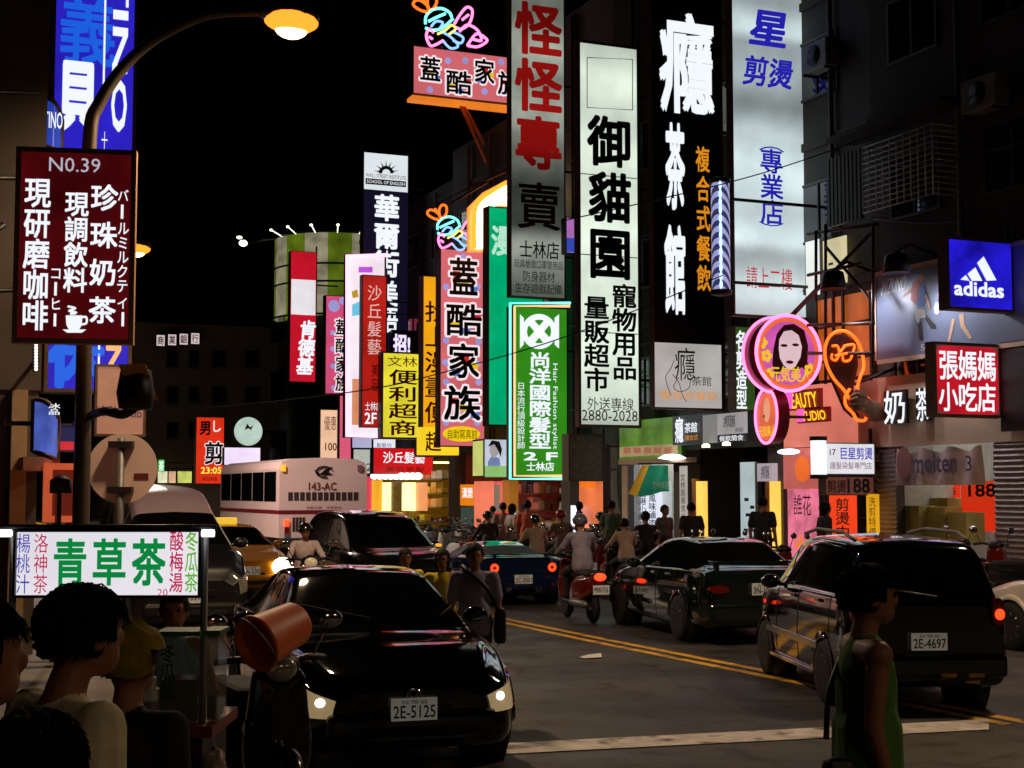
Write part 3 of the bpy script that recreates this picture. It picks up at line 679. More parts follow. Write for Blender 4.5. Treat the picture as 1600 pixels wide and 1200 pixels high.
t.part('back_board', MB().poly(pl, [pl.uv(*p) for p in hd], -.1, .1), mat('dark_orange_board', (66, 40, 30), rough=.5))
m = mat('painted_hand', (150, 112, 84), rough=.6); hb = MB(); g = lambda x, y, o=.0: pl.pt(*pl.uv(x, y), .12+o)
hb.capsule(g(1362, 644), g(1344, 634), .2, .17); hb.ball(g(1336, 628), (.22, .14, .2))
for k, (x, y) in enumerate(((1324, 618), (1322, 625), (1323, 632), (1327, 639))): hb.capsule(g(x+14, y+1, .08), g(x+4, y-1, .12), .055, .05, 8); hb.capsule(g(x+4, y-1, .12), g(x, y+2, .04), .05, .042, 8)
hb.capsule(g(1338, 618, .06), g(1328, 612, .1), .06, .045, 8)
t.part('hand', hb, m)
t.part('bracket', MB().tube([pl.pt(*pl.uv(1340, 600), -.1), at_x(1400, 575, FD-.1)], .03, 6), M_dark)
# 8 blue lightbox
s = Sign('lightbox_sign', 'square deep blue lightbox with a white three bar emblem', (1479, 1584, 373, 486), 16.2, .22, lit('deep_blue_face', (36, 26, 214), .75, .75, (1.3, 1.3, 1.3)), M_rust, rim=.05)
for q in ([(1500, 437), (1508, 430), (1514, 439)], [(1511, 428), (1523, 418), (1534, 439), (1518, 439)], [(1526, 411), (1536, 401), (1556, 438), (1541, 439)]):
    s.shape(q, G_white, .014, 'emblem')
s.txt('adidas', (1491, 1567, 441, 463), G_white, bold=.045)
# 9 red square sign
s = Sign('lightbox_sign', 'red rounded square lightbox with white characters below the blue one', (1459, 1564, 536, 652), 16.2, .22, lit('pale_rim', (120, 66, 70), .6), M_rust, rim=.05)
r = s.pl.rect((1464, 1559, 542, 647)); pts = []; rad = .14
for (cx, cy, a0) in ((r[1]-rad, r[3]-rad, 0), (r[0]+rad, r[3]-rad, 90), (r[0]+rad, r[2]+rad, 180), (r[1]-rad, r[2]+rad, 270)):
    pts += [(cx+rad*math.cos(math.radians(a0+k*15)), cy+rad*math.sin(math.radians(a0+k*15))) for k in range(7)]
s.part('panel', MB().poly(s.pl, pts, .004, .003), lit('red_face', (196, 22, 40), .85, .45, (1.4, 1.4, 1.4)))
s.txt('張媽媽', (1466, 1556, 548, 594), G_white, 'h', .03); s.txt('小吃店', (1466, 1556, 598, 643), G_white, 'h', .03)
# 10 sports billboard on the wall
pl = fp(17.6); P0 = pl.uv(1370, 500); r = (P0[0], P0[0]+9.0, at_x(1370, 563, 17.6).z, at_x(1370, 432, 17.6).z)
t = T('wall_billboard', 'grey blue sports billboard with a ball player on the wall', 'billboard', pl.pt((r[0]+r[1])/2, r[2]))
t.part('panel', MB().slab(pl, r[0], r[1], r[2], r[3], -.08, 0), mat('grey_blue_print', (104, 112, 134), rough=.45, var=.35, scale=(.4, .4, .4)))
mb = MB()
for (a, b, c_, d) in ((r[0]-.08, r[0], r[2], r[3]), (r[1], r[1]+.08, r[2], r[3]), (r[0], r[1], r[3], r[3]+.08), (r[0], r[1], r[2]-.08, r[2])): mb.slab(pl, a, b, c_, d, -.08, .02)
t.part('frame', mb, M_beige)
t.part('lettering', MB().text(pl, 'MIZUNO', pl.rect((1377, 1414, 434, 458)), bold=.03, shear=.25), mat('white_print', (220, 222, 220), rough=.5))
def pic(pts, m, off=.006, name='player_picture'): t.part(name, MB().poly(pl, [pl.uv(*p) for p in pts], off, .002), m)
mr, mbl, msk, mwh = mat('red_print', (170, 62, 56)), mat('blue_print', (52, 100, 180)), mat('skin_print', (200, 156, 120)), mat('pale_print', (212, 208, 200))
pic([(1426, 442), (1436, 436), (1441, 446), (1437, 466), (1430, 476), (1423, 468)], mr); pic([(1436, 448), (1444, 444), (1450, 462), (1444, 478), (1434, 480)], mbl, .009)
pic([(1436, 430), (1442, 428), (1445, 434), (1441, 441), (1436, 438)], msk, .012); pic([(1424, 448), (1427, 452), (1418, 462), (1410, 466), (1412, 461)], msk)
pic([(1446, 462), (1449, 460), (1455, 478), (1453, 484)], msk, .012); pic([(1430, 482), (1446, 484), (1447, 496), (1438, 498), (1436, 506), (1431, 496)], mwh, .012)
pic([(1434, 505), (1440, 503), (1443, 532), (1437, 532)], K, .009); pic([(1443, 494), (1448, 492), (1462, 508), (1464, 514), (1456, 514)], K, .009)
pic([(1463, 472), (1469, 474), (1470, 484), (1466, 492), (1461, 490), (1460, 480)], mwh, .009, 'ball_picture')
pic([(1488, 498), (1493, 499), (1488, 520), (1484, 535), (1481, 534)], msk); pic([(1499, 492), (1506, 489), (1508, 508), (1520, 528), (1515, 530), (1501, 510)], msk)
t.part('lettering', MB().text(pl, '5', pl.rect((1439, 1446, 538, 548)), bold=.01), mwh)
# spot lamps that hang on arms in front of the billboard
for (x, y, lb) in ((1400, 408, 'black spot lamp on a thin arm at the billboard top'), (1302, 434, 'black spot lamp on an arm near the white sign corner')):
    P = at_x(x, y, 16.7)
    t = T('spot_lamp', lb, 'lamp', P, 0, 'spot lamps on arms')
    t.part('lamp_head', MB().lathe([(.08, .16), (.2, .1), (.26, -.22), (.2, -.2)], P, 14), M_black)
    L = bpy.data.lights.new('billboard_light', 'SPOT'); L.energy = 150; L.color = (.86, .88, 1.0); L.spot_size = math.radians(120); L.spot_blend = .7; L.shadow_soft_size = .12
    q = bpy.data.objects.new('billboard_light', L); COL.objects.link(q); q.parent = t.e; q.location = (.05, -.1, -.26); q.rotation_euler = Vector((.5, -.45, -.7)).to_track_quat('-Z', 'Y').to_euler()
    t.part('arm', MB().tube([P+Vector((0, 0, .15)), P+Vector((.4, .1, .35)), Vector((FD-.05, P.y+.3, P.z+.2))], .03, 6), M_black)
# truss that carries the white sign
a = lambda x, y, d: at_x(x, y, d)
mb = MB()
for (p, q) in (((1240, 492), (1360, 365)), ((1262, 430), (1345, 412)), ((1262, 366), (1372, 350)), ((1290, 350), (1290, 600)), ((1364, 350), (1364, 575)), ((1290, 385), (1362, 470)), ((1262, 508), (1366, 505)), ((1275, 360), (1275, 470)), ((1262, 552), (1366, 552))):
    mb.tube([at_x(*p, 17.0), at_x(*q, 17.2)], .035, 6)
t = T('sign_truss', 'rusty steel truss behind the round sign on the wall', 'truss', at_x(1330, 600, 17.1)); t.part('bars', mb, M_rust)
# 12 small lightbox and the strip below
s = Sign('lightbox_sign', 'small white lightbox with blue characters above the shop door', (1285, 1367, 692, 742), 16.5, .35, lit('white_face', (226, 226, 232), .95, .1), M_grey, rim=.02)
s.txt('17', (1296, 1305, 702, 711), KR, bold=.03); s.txt('巨星剪燙', (1311, 1363, 699, 718), KBG, 'h', .02); s.txt('護髮染髮專門店', (1296, 1362, 722, 733), ink('pink_ink', (220, 120, 150)), 'h')
s = Sign('strip_sign', 'brown strip sign with black price lettering under white lightbox', (1288, 1366, 744, 774), 16.6, .2, lit('dull_pink_face', (120, 66, 56), .5), M_rust, rim=.02)
s.txt('剪燙', (1292, 1322, 750, 770), K, 'h', .02); s.txt('188', (1324, 1358, 748, 770), K, bold=.04)
P = at_x(1279, 715, 16.4); za, zb = at_y(1279, 748, P.y).z, at_y(1279, 682, P.y).z
t = T('barber_pole', 'short white glowing barber tube left of the small lightbox', 'barber pole', (P.x, P.y, za))
t.part('lit_cylinder', MB().lathe([(.15, .08), (.15, zb-za-.08)], (P.x, P.y, za), 16), lit('white_blue_tube', (226, 234, 255), 1.5))
for z in (za, zb-.08): t.part('end_cap', MB().lathe([(.17, 0), (.17, .08)], (P.x, P.y, z), 16), M_dark)
t.part('bracket', MB().box(P.x, FD-.02, P.y+.16, P.y+.2, za+.3, za+.35), M_dark)
# cloth banner in front of the sports shop
pl = fp(17.5); r = pl.rect((1402, 1536, 698, 758)); mb = MB(); n = 24
for i in range(n+1):
    u = r[0]+(r[1]-r[0])*i/n; sag = .1*math.sin(PI*i/n*3)**2
    for k in range(5): mb.v.append(tuple(pl.pt(u, r[3]-sag*(1-k/4)-(r[3]-r[2])*k/4, .05*math.sin(i*.9+k*.4))))
for i in range(n):
    for k in range(4): mb.f.append((i*5+k, i*5+k+1, i*5+k+6, i*5+k+5)); mb.m.append(0); mb.sm.append(True)
t = T('cloth_banner', 'pale cloth banner with dark lettering across the sports shop front', 'banner', pl.pt((r[0]+r[1])/2, r[2]))
t.part('cloth', mb, mat('pale_cloth', (196, 166, 160), rough=.8))
t.part('lettering', MB().text(pl, 'molten', pl.rect((1432, 1500, 708, 738)), off=.08, bold=.03), ink('plum_ink', (72, 44, 84)))
t.part('lettering', MB().text(pl, '3', pl.rect((1514, 1524, 712, 736)), off=.08, bold=.01), ink('plum_ink', (72, 44, 84)))
t.part('emblem', MB().disc(pl, *pl.uv(1418, 724), .22, .3, .075, .004, 20), ink('brown_ink', (150, 70, 50)))
# red price posters and cartons inside the shop
for (R, d, lb, tx) in (((1445, 1500, 756, 800), 19.6, 'red poster hung deep in the sports shop, nearer its left side', '特'), ((1502, 1562, 752, 830), 19.2, 'red price poster with black numerals in the sports shop', '188')):
    pl = fp(d); r = pl.rect(R); t = T('price_poster', lb, 'poster', pl.pt((r[0]+r[1])/2, r[2]), 0, 'red posters in the shop')
    t.part('paper', MB().slab(pl, r[0], r[1], r[2], r[3], -.01, 0), mat('glowing_red_paper', (252, 66, 30), rough=.6, emit=(252, 60, 24), es=.5))  # paper is no lamp; emission is put into its red
    t.part('lettering', MB().text(pl, tx, pl.rect((R[0]+12, R[1]-6, R[2]+4, R[2]+24)), off=.01, bold=.04), K)
k = 0
for (R, d, lb) in (((1400, 1436, 790, 850), 18.4, 'tall olive carton by the left shutter'), ((1436, 1476, 792, 850), 18.6, 'middle olive carton beside the banner pole'), ((1445, 1480, 778, 795), 19.0, 'yellowish carton lying on top of the pile'), ((1480, 1510, 800, 850), 18.6, 'small pale carton at the right of the pile')):
    pl = fp(d); r = pl.rect(R); o = obj('carton', MB().box(d, d+.45, -r[1], -r[0], max(.16, r[2]), r[3], .02), mat('carton_olive', (188, 172, 96), rough=.8), None, (d+.2, -(r[0]+r[1])/2, max(.16, r[2])))
    tag(o, lb, 'carton', 'cartons in the sports shop')
# hanging green cloth at the white shop
pl = Pl((0, at_x(1010, 750, 16.9).y, 0), (1, 0, 0)); r = pl.rect((1003, 1046, 727, 774)); mb = MB(); mb2 = MB()
for (q, a0, a1) in ((mb, .25, 1.0), (mb2, 0, .25)):
    n = 14
    for i in range(n+1):
        f = a0+(a1-a0)*i/n; u = r[0]+(r[1]-r[0])*f
        for k in range(5):
            w = r[3]-(r[3]-r[2])*k/4*(.95+.08*math.sin(f*5)); q.v.append(tuple(pl.pt(u-.1*k*(1-f), w, .06*math.sin(f*11+k*.3))))
    for i in range(n):
        for k in range(4): q.f.append((i*5+k, i*5+k+1, i*5+k+6, i*5+k+5)); q.m.append(0); q.sm.append(True)
t = T('cloth_flag', 'green cloth flag with a yellow edge hanging before white shop', 'flag', pl.pt((r[0]+r[1])/2, r[2]))
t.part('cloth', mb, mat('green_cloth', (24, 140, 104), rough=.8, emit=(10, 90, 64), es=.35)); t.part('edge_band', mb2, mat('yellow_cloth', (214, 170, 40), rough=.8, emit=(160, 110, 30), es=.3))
t.part('lettering', MB().text(pl, '文林商圈', pl.rect((1016, 1042, 752, 764)), off=.09, way='h'), mat('pale_cloth_print', (150, 190, 160)))
t.part('pole', MB().tube([pl.pt(r[0]-.1, r[3]+.03), pl.pt(r[1]+.9, r[3]+.08)], .02, 6), M_dark)
# ================================================================ farther signs on the right side
# green sign with neon edge
s = Sign('hanging_sign', 'green hair salon sign with white lettering inside a cyan neon edge', (800, 887, 480, 747), 15.6, .4, lit('green_face', (52, 142, 26), .85, .15), M_rust, rim=.03)
nc = mat('cyan_neon', (120, 255, 240), emit=(110, 255, 236), es=2.4); no = mat('peach_neon', (255, 170, 130), emit=(255, 150, 105), es=2.2)
for (dx_, off, m) in ((-7, .0, nc), (1, .04, no)):
    P = [(887+3, 478+dx_*.6), (803+dx_, 478+dx_*.6), (803+dx_, 744-dx_*.6), (887+3, 744-dx_*.6)]
    s.part('neon_tube', MB().tube([s.pl.pt(*s.pl.uv(*p), .05-off) for p in P], .035, 8), m)
c = (842, 518); s.part('emblem', MB().tube([s.pl.pt(*s.pl.uv(*p), .012) for p in ring_pts(c[0], c[1], 23, 23, 32)], .08, 4, True), G_white)
for q in ([(812, 491), (818, 497), (818, 538), (812, 545)], [(873, 491), (866, 497), (866, 538), (873, 545)], [(822, 503), (831, 497), (863, 533), (853, 541)], [(862, 503), (853, 497), (821, 533), (831, 541)]): s.shape(q, G_white, .02)
s.txt('尚洋國際髮型', (827, 860, 550, 702), G_white, bold=.045)
s.txt('日本流行頂級設計師', (808, 820, 597, 702), G_white, bold=.005); s.txt('Hair Fashion stylist', (862, 871, 568, 702), G_white, turn=1, bold=.0)
s.txt('2 F', (819, 870, 707, 719), G_white, bold=.05); s.txt('士林店', (822, 866, 722, 736), G_white, 'h', .03)
# turquoise sign behind the grey one, with the bright neon arch
s = Sign('hanging_sign', 'turquoise sign half hidden behind the grey red lettered sign', (762, 850, 325, 666), 16.0, .4, lit('turquoise_face', (0, 176, 116), .85, .2), M_dark)
s.txt('漫', (768, 800, 352, 400), glow('pale_green_letters', (190, 240, 215), .9), bold=.05)
s2 = s
P = s.pl.o.y+1.0; pl = Pl((0, P, 0), (1, 0, 0))
t = T('neon_arch_sign', 'glaring white and orange neon arch above the turquoise sign', 'sign', pl.pt(*pl.uv(750, 390)))
hot = mat('white_hot_neon', (255, 240, 220), emit=(255, 226, 190), es=6); ho = mat('amber_neon', (255, 170, 60), emit=(255, 140, 40), es=2.2)
for k in range(4):
    t.part('neon_tube', MB().tube(smooth([pl.pt(*pl.uv(*p), -.03*k) for p in ((741+k*5, 388), (741+k*5, 345-k), (746+k*5, 318), (772, 297+k*7), (800, 282+k*9), (830, 276+k*10))], 4), .075, 8), hot if k else ho)
t.part('neon_tube', MB().tube(smooth([pl.pt(*pl.uv(*p), .0) for p in ((763, 322), (780, 316), (800, 318), (825, 312))], 4), .07, 8), hot)
t.part('back_board', MB().poly(pl, [pl.uv(*p) for p in ((736, 392), (736, 322), (760, 298), (800, 277), (860, 270), (860, 392))], -.35, .1), lit('amber_glow_board', (255, 150, 60), 1.0, .3, (2, 2, 2)))  # back board's amber emission stands in for neon light falling on it
t.part('bracket', MB().tube([pl.pt(*pl.uv(705, 318)), pl.pt(*pl.uv(760, 285))], .04, 6).tube([pl.pt(*pl.uv(720, 300)), pl.pt(*pl.uv(790, 268))], .03, 6), M_rust)
# pink sign and its neon ornament
M_pinkface = lit('pink_face', (226, 112, 120), .8, .2, (.3, .3, .8))
WHT = lit('white_outline', (250, 236, 240), .95)
def cool(s, cells, dots):
    cols = [lit('fill_red', (206, 40, 44), .8), lit('fill_yellow', (240, 200, 40), .85), lit('fill_blue', (96, 130, 210), .8)]
    for i, (ch, R) in enumerate(cells):
        s.txt(ch, (R[0]-1, R[1]+1, R[2]-1, R[3]+1), WHT, bold=.1, off=.008)
        for j in range(3):
            w = (R[1]-R[0])/3.6; x = R[0]+(R[1]-R[0])*(.12+.3*j); y = R[2]+(R[3]-R[2])*(.34+.2*((i+j) % 3))
            s.shape([(x, y), (x+w, y+1), (x+w*.9, y+(R[3]-R[2])*.2), (x+1, y+(R[3]-R[2])*.18)], cols[(i+j) % 3], .012, 'colour_patch')
        s.txt(ch, R, K, bold=.035, off=.018)
    mb = MB()
    for (x, y, rr) in dots:
        c_ = s.pl.uv(x, y); e = abs(s.pl.uv(x+rr, y)[0]-c_[0]); mb.disc(s.pl, c_[0], c_[1], e, e, .004, .002, 16)
    s.part('dot_pattern', mb, lit('pale_blue_dots', (166, 160, 222), .85))
s = Sign('hanging_sign', 'pink column sign with colourful patched characters and a yellow oval', (687, 758, 390, 698), 16.0, .4, M_pinkface, M_dark, rim=.03)
cool(s, [('蓋', (702, 746, 402, 464)), ('酷', (697, 752, 474, 526)), ('家', (700, 748, 536, 592)), ('族', (694, 750, 602, 658))],
     [(697, 448, 5), (746, 448, 5), (697, 532, 5), (748, 534, 5), (696, 566, 5), (746, 568, 5), (697, 597, 5), (748, 597, 5), (697, 660, 5), (746, 660, 5), (724, 400, 4)])
s.disc(721, 678, 29, 12, lit('yellow_oval', (246, 210, 20), .95), .008, 'oval_panel'); s.txt('自助寫真館', (698, 746, 671, 686), K, 'h', off=.016)
def ornament(pl, x, y, k, base, label):
    """loops of bent neon tube: an orange plume, a cyan dome and pink petals"""
    t = T('neon_ornament', label, 'neon ornament', pl.pt(*pl.uv(*base)), 0, 'neon tube ornaments on the pink signs')
    q = lambda a, b, o=.0: pl.pt(*pl.uv(x+a*k, y+b*k), .05+o)
    cy, bl = nc, mat('blue_neon', (120, 160, 255), emit=(120, 165, 255), es=2.0); ye = mat('yellow_neon', (255, 220, 110), emit=(255, 214, 100), es=1.6)
    for pts in ([(24, 22), (10, 18), (0, 10), (4, 3), (14, 5), (24, 14)], [(24, 18), (22, 4), (27, -6), (35, -4), (36, 8), (30, 18)], [(26, 18), (18, 6), (14, 0)]): t.part('neon_tube', MB().tube(smooth([q(*p) for p in pts], 5), .045*k, 7), M_or)
    for pts in ([(19, 40), (20, 28), (30, 18), (44, 16), (56, 22), (60, 30)], [(19, 46), (30, 50), (46, 46), (62, 32)], [(24, 36), (36, 30), (50, 24)]): t.part('neon_tube', MB().tube(smooth([q(*p) for p in pts], 5), .045*k, 7), cy)
    for pts in ([(28, 44), (36, 36), (46, 38), (42, 46)], [(60, 52), (70, 56), (78, 62), (74, 70), (62, 66)], [(44, 52), (58, 60), (70, 74), (58, 78), (46, 66)]): t.part('neon_tube', MB().tube(smooth([q(*p) for p in pts], 5), .04*k, 7), bl)
    for pts in ([(32, 54), (24, 48), (20, 60), (26, 74), (36, 72), (46, 66)], [(64, 40), (74, 24), (84, 14), (92, 20), (88, 38), (76, 48), (66, 46)], [(72, 52), (84, 42), (100, 50), (106, 66), (92, 64)], [(84, 74), (98, 56), (112, 62), (114, 68), (100, 76), (84, 74)], [(24, 60), (30, 64)], [(76, 34), (86, 26)]):
        t.part('neon_tube', MB().tube(smooth([q(*p, .02) for p in pts], 5), .045*k, 7), M_pk)
    t.part('neon_tube', MB().tube(smooth([q(*p) for p in ((38, 56), (50, 50), (60, 42), (66, 48), (56, 56))], 5), .04*k, 7), ye)
    t.part('stand', MB().tube([q(46, 74, -.1), q(46, 82, -.1)], .04, 6).tube([q(90, 74, -.1), q(90, 82, -.1)], .04, 6), M_dark)
ornament(s.pl, 667, 326, .83, (715, 392), 'lower neon ornament of orange cyan and pink loops on the pink column sign')
s = Sign('roof_sign', 'wide pink sign high up with an orange lit bottom edge', (645, 800, 80, 155), 15.2, .5, M_pinkface, M_dark, rim=.03, bracket=False)
cool(s, [('蓋', (656, 688, 88, 128)), ('酷', (697, 736, 110, 148)), ('家', (741, 772, 92, 132)), ('族', (778, 812, 112, 150))], [(700, 95, 5), (727, 95, 5), (672, 140, 5), (757, 143, 5), (783, 97, 5)])
s.part('lit_edge', MB().slab(s.pl, s.r[0]-.02, s.r[1], s.r[2]-.17, s.r[2]-.05, -.5, .04), lit('orange_edge', (240, 130, 40), .9))
ornament(s.pl, 645, -2, 1.0, (710, 78), 'upper neon ornament of orange cyan and pink loops on the wide pink sign')
p0 = s.pl.pt(*s.pl.uv(724, 162), -.25)
s.part('support_leg', MB().tube([p0, at_y(775, 285, p0.y+.5)], .055, 8).tube([p0+Vector((.1, 0, 0)), at_y(790, 285, p0.y+1.2)], .055, 8), mat('orange_lit_steel', (200, 110, 50), rough=.5))
# yellow signs and red signs
M_or_ink = ink('orange_red_ink', (206, 64, 20))
s = Sign('hanging_sign', 'orange yellow column sign half hidden behind the pink column sign', (660, 716, 432, 696), 16.0, .4, lit('amber_face', (250, 172, 22), .9, .12), M_rust, rim=.03)
s.txt('找上漫畫便', (664, 700, 468, 664), M_or_ink, bold=.02, gap=.15)
q = s.sub((655, 716, 668, 711), lit('yellow_face', (252, 214, 40), .95, .1), .06, 'lower_panel', th=.3); s.txt('超', (664, 688, 674, 706), M_or_ink, bold=.03, off=.07)
s = Sign('hanging_sign', 'yellow green convenience store sign with red characters', (596, 660, 550, 686), 15.5, .4, lit('yellow_green_face', (238, 224, 56), .9, .22, (1, 1, 1)), mat('olive_frame', (70, 80, 40), rough=.5), rim=.06)
s.txt('文林', (605, 652, 557, 573), M_or_ink, 'h', .01); s.txt('便利超商', (608, 651, 576, 682), M_or_ink, bold=.03, gap=.12)
s = Sign('hanging_sign', 'narrow dark red column sign left of the yellow green sign', (565, 604, 430, 668), 15.0, .3, lit('deep_red_face', (196, 34, 24), .75, .35, (.3, .3, .5)), M_rust, rim=.03)
s.txt('沙丘髮藝', (574, 596, 444, 556), glow('pale_pink_letters', (236, 190, 180), .9), bold=.0, gap=.12); s.txt('士林店', (570, 596, 628, 642), G_white, 'h', .01); s.txt('2F', (570, 588, 645, 662), G_white, bold=.03)
s.txt('美容', (580, 592, 568, 612), KR, bold=.01)
s = Sign('hanging_sign', 'wide red shop sign with white characters above a row of bulbs', (583, 677, 700, 741), 16.4, .4, lit('bright_red_face', (214, 16, 26), .85, .2), M_rust, rim=.02)
s.txt('沙丘髮藝', (598, 664, 706, 724), G_white, 'h', .02); s.txt('美容美髮', (602, 664, 729, 738), ink('dark_red_ink', (74, 26, 22)), 'h')
s = Sign('neon_frame_sign', 'white column sign outlined by a bright pink white neon frame', (540, 602, 398, 684), 14.7, .3, lit('white_pink_face', (250, 236, 246), .95, .1), M_rust, rim=.05)
s.part('neon_tube', MB().tube([s.pl.pt(*s.pl.uv(*p), .05) for p in ((604, 399), (542, 399), (542, 682), (604, 682))], .07, 8), mat('pink_white_neon', (255, 190, 215), emit=(255, 176, 208), es=2.0))
s.shape([(560, 417), (582, 417), (582, 426), (560, 426)], lit('purple_patch', (200, 90, 230), .9)); s.shape([(550, 476), (564, 470), (564, 492), (550, 494)], lit('sky_patch', (110, 200, 230), .9)); s.shape([(549, 456), (558, 452), (560, 464), (551, 466)], lit('mustard_patch', (200, 160, 40), .8))
s.sub((550, 566, 592, 664), lit('peach_patch', (232, 150, 110), .8), .008)
s = Sign('hanging_sign', 'small pink column sign with coloured characters beside the neon frame', (508, 552, 462, 616), 16.0, .4, lit('rose_face', (226, 84, 130), .8, .15), M_rust, rim=.03)
cool(s, [('蓋', (524, 544, 498, 524)), ('酷', (524, 544, 528, 552)), ('家', (524, 544, 556, 582)), ('族', (524, 544, 586, 612))], [(522, 478, 9), (536, 470, 6), (520, 520, 4), (520, 545, 4), (520, 572, 4), (521, 606, 4)])
s = Sign('hanging_sign', 'red column sign with a blank white middle panel and white characters', (453, 494, 393, 597), 15.8, .4, lit('crimson_face', (206, 22, 44), .85, .1), M_rust, rim=.02)
s.sub((455, 493, 437, 492), lit('plain_white_face', (236, 232, 236), .92), .008); s.txt('肯德基', (463, 488, 500, 586), G_white, bold=.05, shear=.08)
s = Sign('hanging_sign', 'navy column sign with white characters under a white crest panel', (567, 638, 240, 545), 15.6, .4, mat('navy_face', (24, 24, 52), rough=.4, emit=(20, 20, 48), es=.5), M_dark, rim=.02)
q = s.sub((568, 637, 241, 298), lit('crest_panel', (226, 236, 240), .92, .05), .01)
for k in range(7):
    a = math.radians(10+k*26.7); s.shape([(603+10*math.cos(a+.12), 270-10*math.sin(a+.12)), (603+10*math.cos(a-.12), 270-10*math.sin(a-.12)), (603+20*math.cos(a), 270-20*math.sin(a))], K, .02)
s.part('emblem', MB().tube([s.pl.pt(*s.pl.uv(*p), .022) for p in ring_pts(603, 271, 9, 9, 16, 0, PI)], .07, 5), K)
s.txt('WALL STREET INSTITUTE', (571, 634, 273, 279), KR, off=.02); s.sub((571, 634, 281, 290), K, .016); s.txt('SCHOOL OF ENGLISH', (573, 632, 283, 288), G_white, off=.026, bold=.01)
s.txt('華爾街', (585, 623, 303, 434), G_white, bold=.05, gap=.08); s.txt('美語', (590, 621, 438, 520), G_white, bold=.04)
s = Sign('small_lit_sign', 'small white characters lit purple above the yellow green sign', (612, 653, 516, 556), 16.6, .15, mat('dark_violet_board', (30, 24, 46), rough=.5), M_dark, rim=.01)
s.txt('招!', (615, 640, 523, 553), glow('violet_white_letters', (226, 214, 255), 1.2), bold=.06)
s = Sign('poster_lightbox', 'pale lightbox with a portrait picture left of the green sign', (756, 804, 686, 746), 15.9, .9, lit('pale_blue_face', (206, 214, 232), .9, .15), M_dark, rim=.02)
s.shape([(762, 742), (762, 722), (768, 712), (780, 716), (784, 742)], lit('blue_shirt_picture', (130, 150, 200), .7), .008, 'portrait_picture')
s.shape([(764, 706), (766, 694), (774, 690), (780, 698), (778, 710), (770, 716)], lit('grey_face_picture', (190, 184, 186), .7), .012, 'portrait_picture')
s.shape([(762, 698), (768, 688), (780, 690), (784, 702), (782, 714), (778, 704), (772, 694)], ink('hair_ink', (78, 72, 84)), .016, 'portrait_picture')
s.sub((757, 804, 728, 746), lit('pale_green_strip', (150, 200, 120), .8), .02)
pl = Pl((s.r[0]-.003, 0, 0), (0, -1, 0)); yy = s.pl.o.y
s.part('side_panel', MB().slab(pl, -yy-.85, -yy-.05, s.r[2]+.05, s.r[3]-.05, 0, .01), lit('lime_side', (206, 214, 120), .85, .2))
s = Sign('sign_cabinet', 'unlit grey cabinet between green sign and white phone number sign', (888, 945, 678, 752), 16.4, .4, mat('worn_cabinet', (118, 106, 92), rough=.7, var=.3), M_rust, rim=.04)
s = Sign('small_sign', 'small pink and blue sign between the grey and white column signs', (884, 898, 340, 396), 17.0, .3, lit('pink_blue_face', (190, 120, 200), .8, .3), M_dark, rim=.02)
s.sub((885, 898, 372, 394), lit('blue_strip', (60, 80, 190), .8), .008)
s = Sign('hanging_sign', 'dark green sign with white characters behind the round pink sign', (1148, 1180, 510, 642), 17.2, .3, lit('bottle_green_face', (48, 84, 30), .7, .3), M_rust, rim=.02)
s.txt('名剪造型', (1150, 1166, 516, 640), G_white, bold=.04)
s = Sign('peach_sign', 'peach price column standing left of the white neon frame', (500, 530, 640, 720), 16.3, .3, lit('peach_face', (246, 196, 160), .95, .15), M_rust, rim=.02)
s.txt('100', (508, 526, 692, 704), KR, bold=.02); s.txt('優惠', (506, 526, 650, 672), ink('faint_orange_ink', (220, 160, 80)), 'h')
s = Sign('peach_sign', 'plain rose pink column beneath small pink sign', (530, 549, 618, 720), 16.6, .3, lit('plain_rose_face', (232, 96, 130), .85), M_rust, rim=.02)
for k, (R, lb, m) in enumerate((((550, 594, 668, 682), 'white tube strip under the neon frame', G_white), ((550, 584, 684, 700), 'pale blue strip sign below the neon frame', lit('pale_blue_strip', (190, 190, 226), .8)), ((552, 582, 702, 740), 'pale board with figure 2 above the bus corner', lit('pale_board_b', (200, 206, 196), .7)), ((583, 618, 686, 700), 'white and blue strip above the wide red sign', lit('white_strip', (236, 236, 250), .95)))):
    s = Sign('strip_sign', lb, R, 16.6+.1*k, .2, m, M_dark, rim=.01)
    if k == 2: s.txt('2', (572, 581, 724, 736), K, bold=.01)
    if k == 3: s.txt('髮藝坊', (588, 612, 692, 699), KB, 'h', .01)
# little lightboxes seen in the gaps and far down the street
s = Sign('hanging_sign', 'red cutting sign with slanted brush characters and clock digits far away', (306, 350, 652, 756), 15.8, .5, lit('vermilion_face', (228, 52, 26), .9, .15), M_dark, rim=.02)
s.txt('男', (312, 330, 657, 680), K, bold=.05); s.txt('し', (330, 346, 656, 676), lit('white_outline', (250, 236, 240), .95), bold=.03); s.txt('剪', (320, 349, 690, 726), lit('white_outline', (250, 236, 240), .95), bold=.1, off=.008); s.txt('剪', (320, 349, 690, 726), K, bold=.04, off=.02)
s.txt('23:05', (314, 346, 730, 740), glow('clock_digits', (255, 230, 80), 1.1), bold=.03); s.txt('美容美髮', (316, 340, 745, 752), ink('dark_red_ink', (74, 26, 22)), 'h')
P = at_x(365, 675, 15.6); pl = Pl((0, P.y, 0), (1, 0, 0)); c = pl.uv(388, 674); R = abs(pl.uv(412, 674)[0]-c[0])
t = T('round_sign', 'pale green lit round sign with red mark far down the street', 'sign', pl.pt(c[0], c[1]-R))
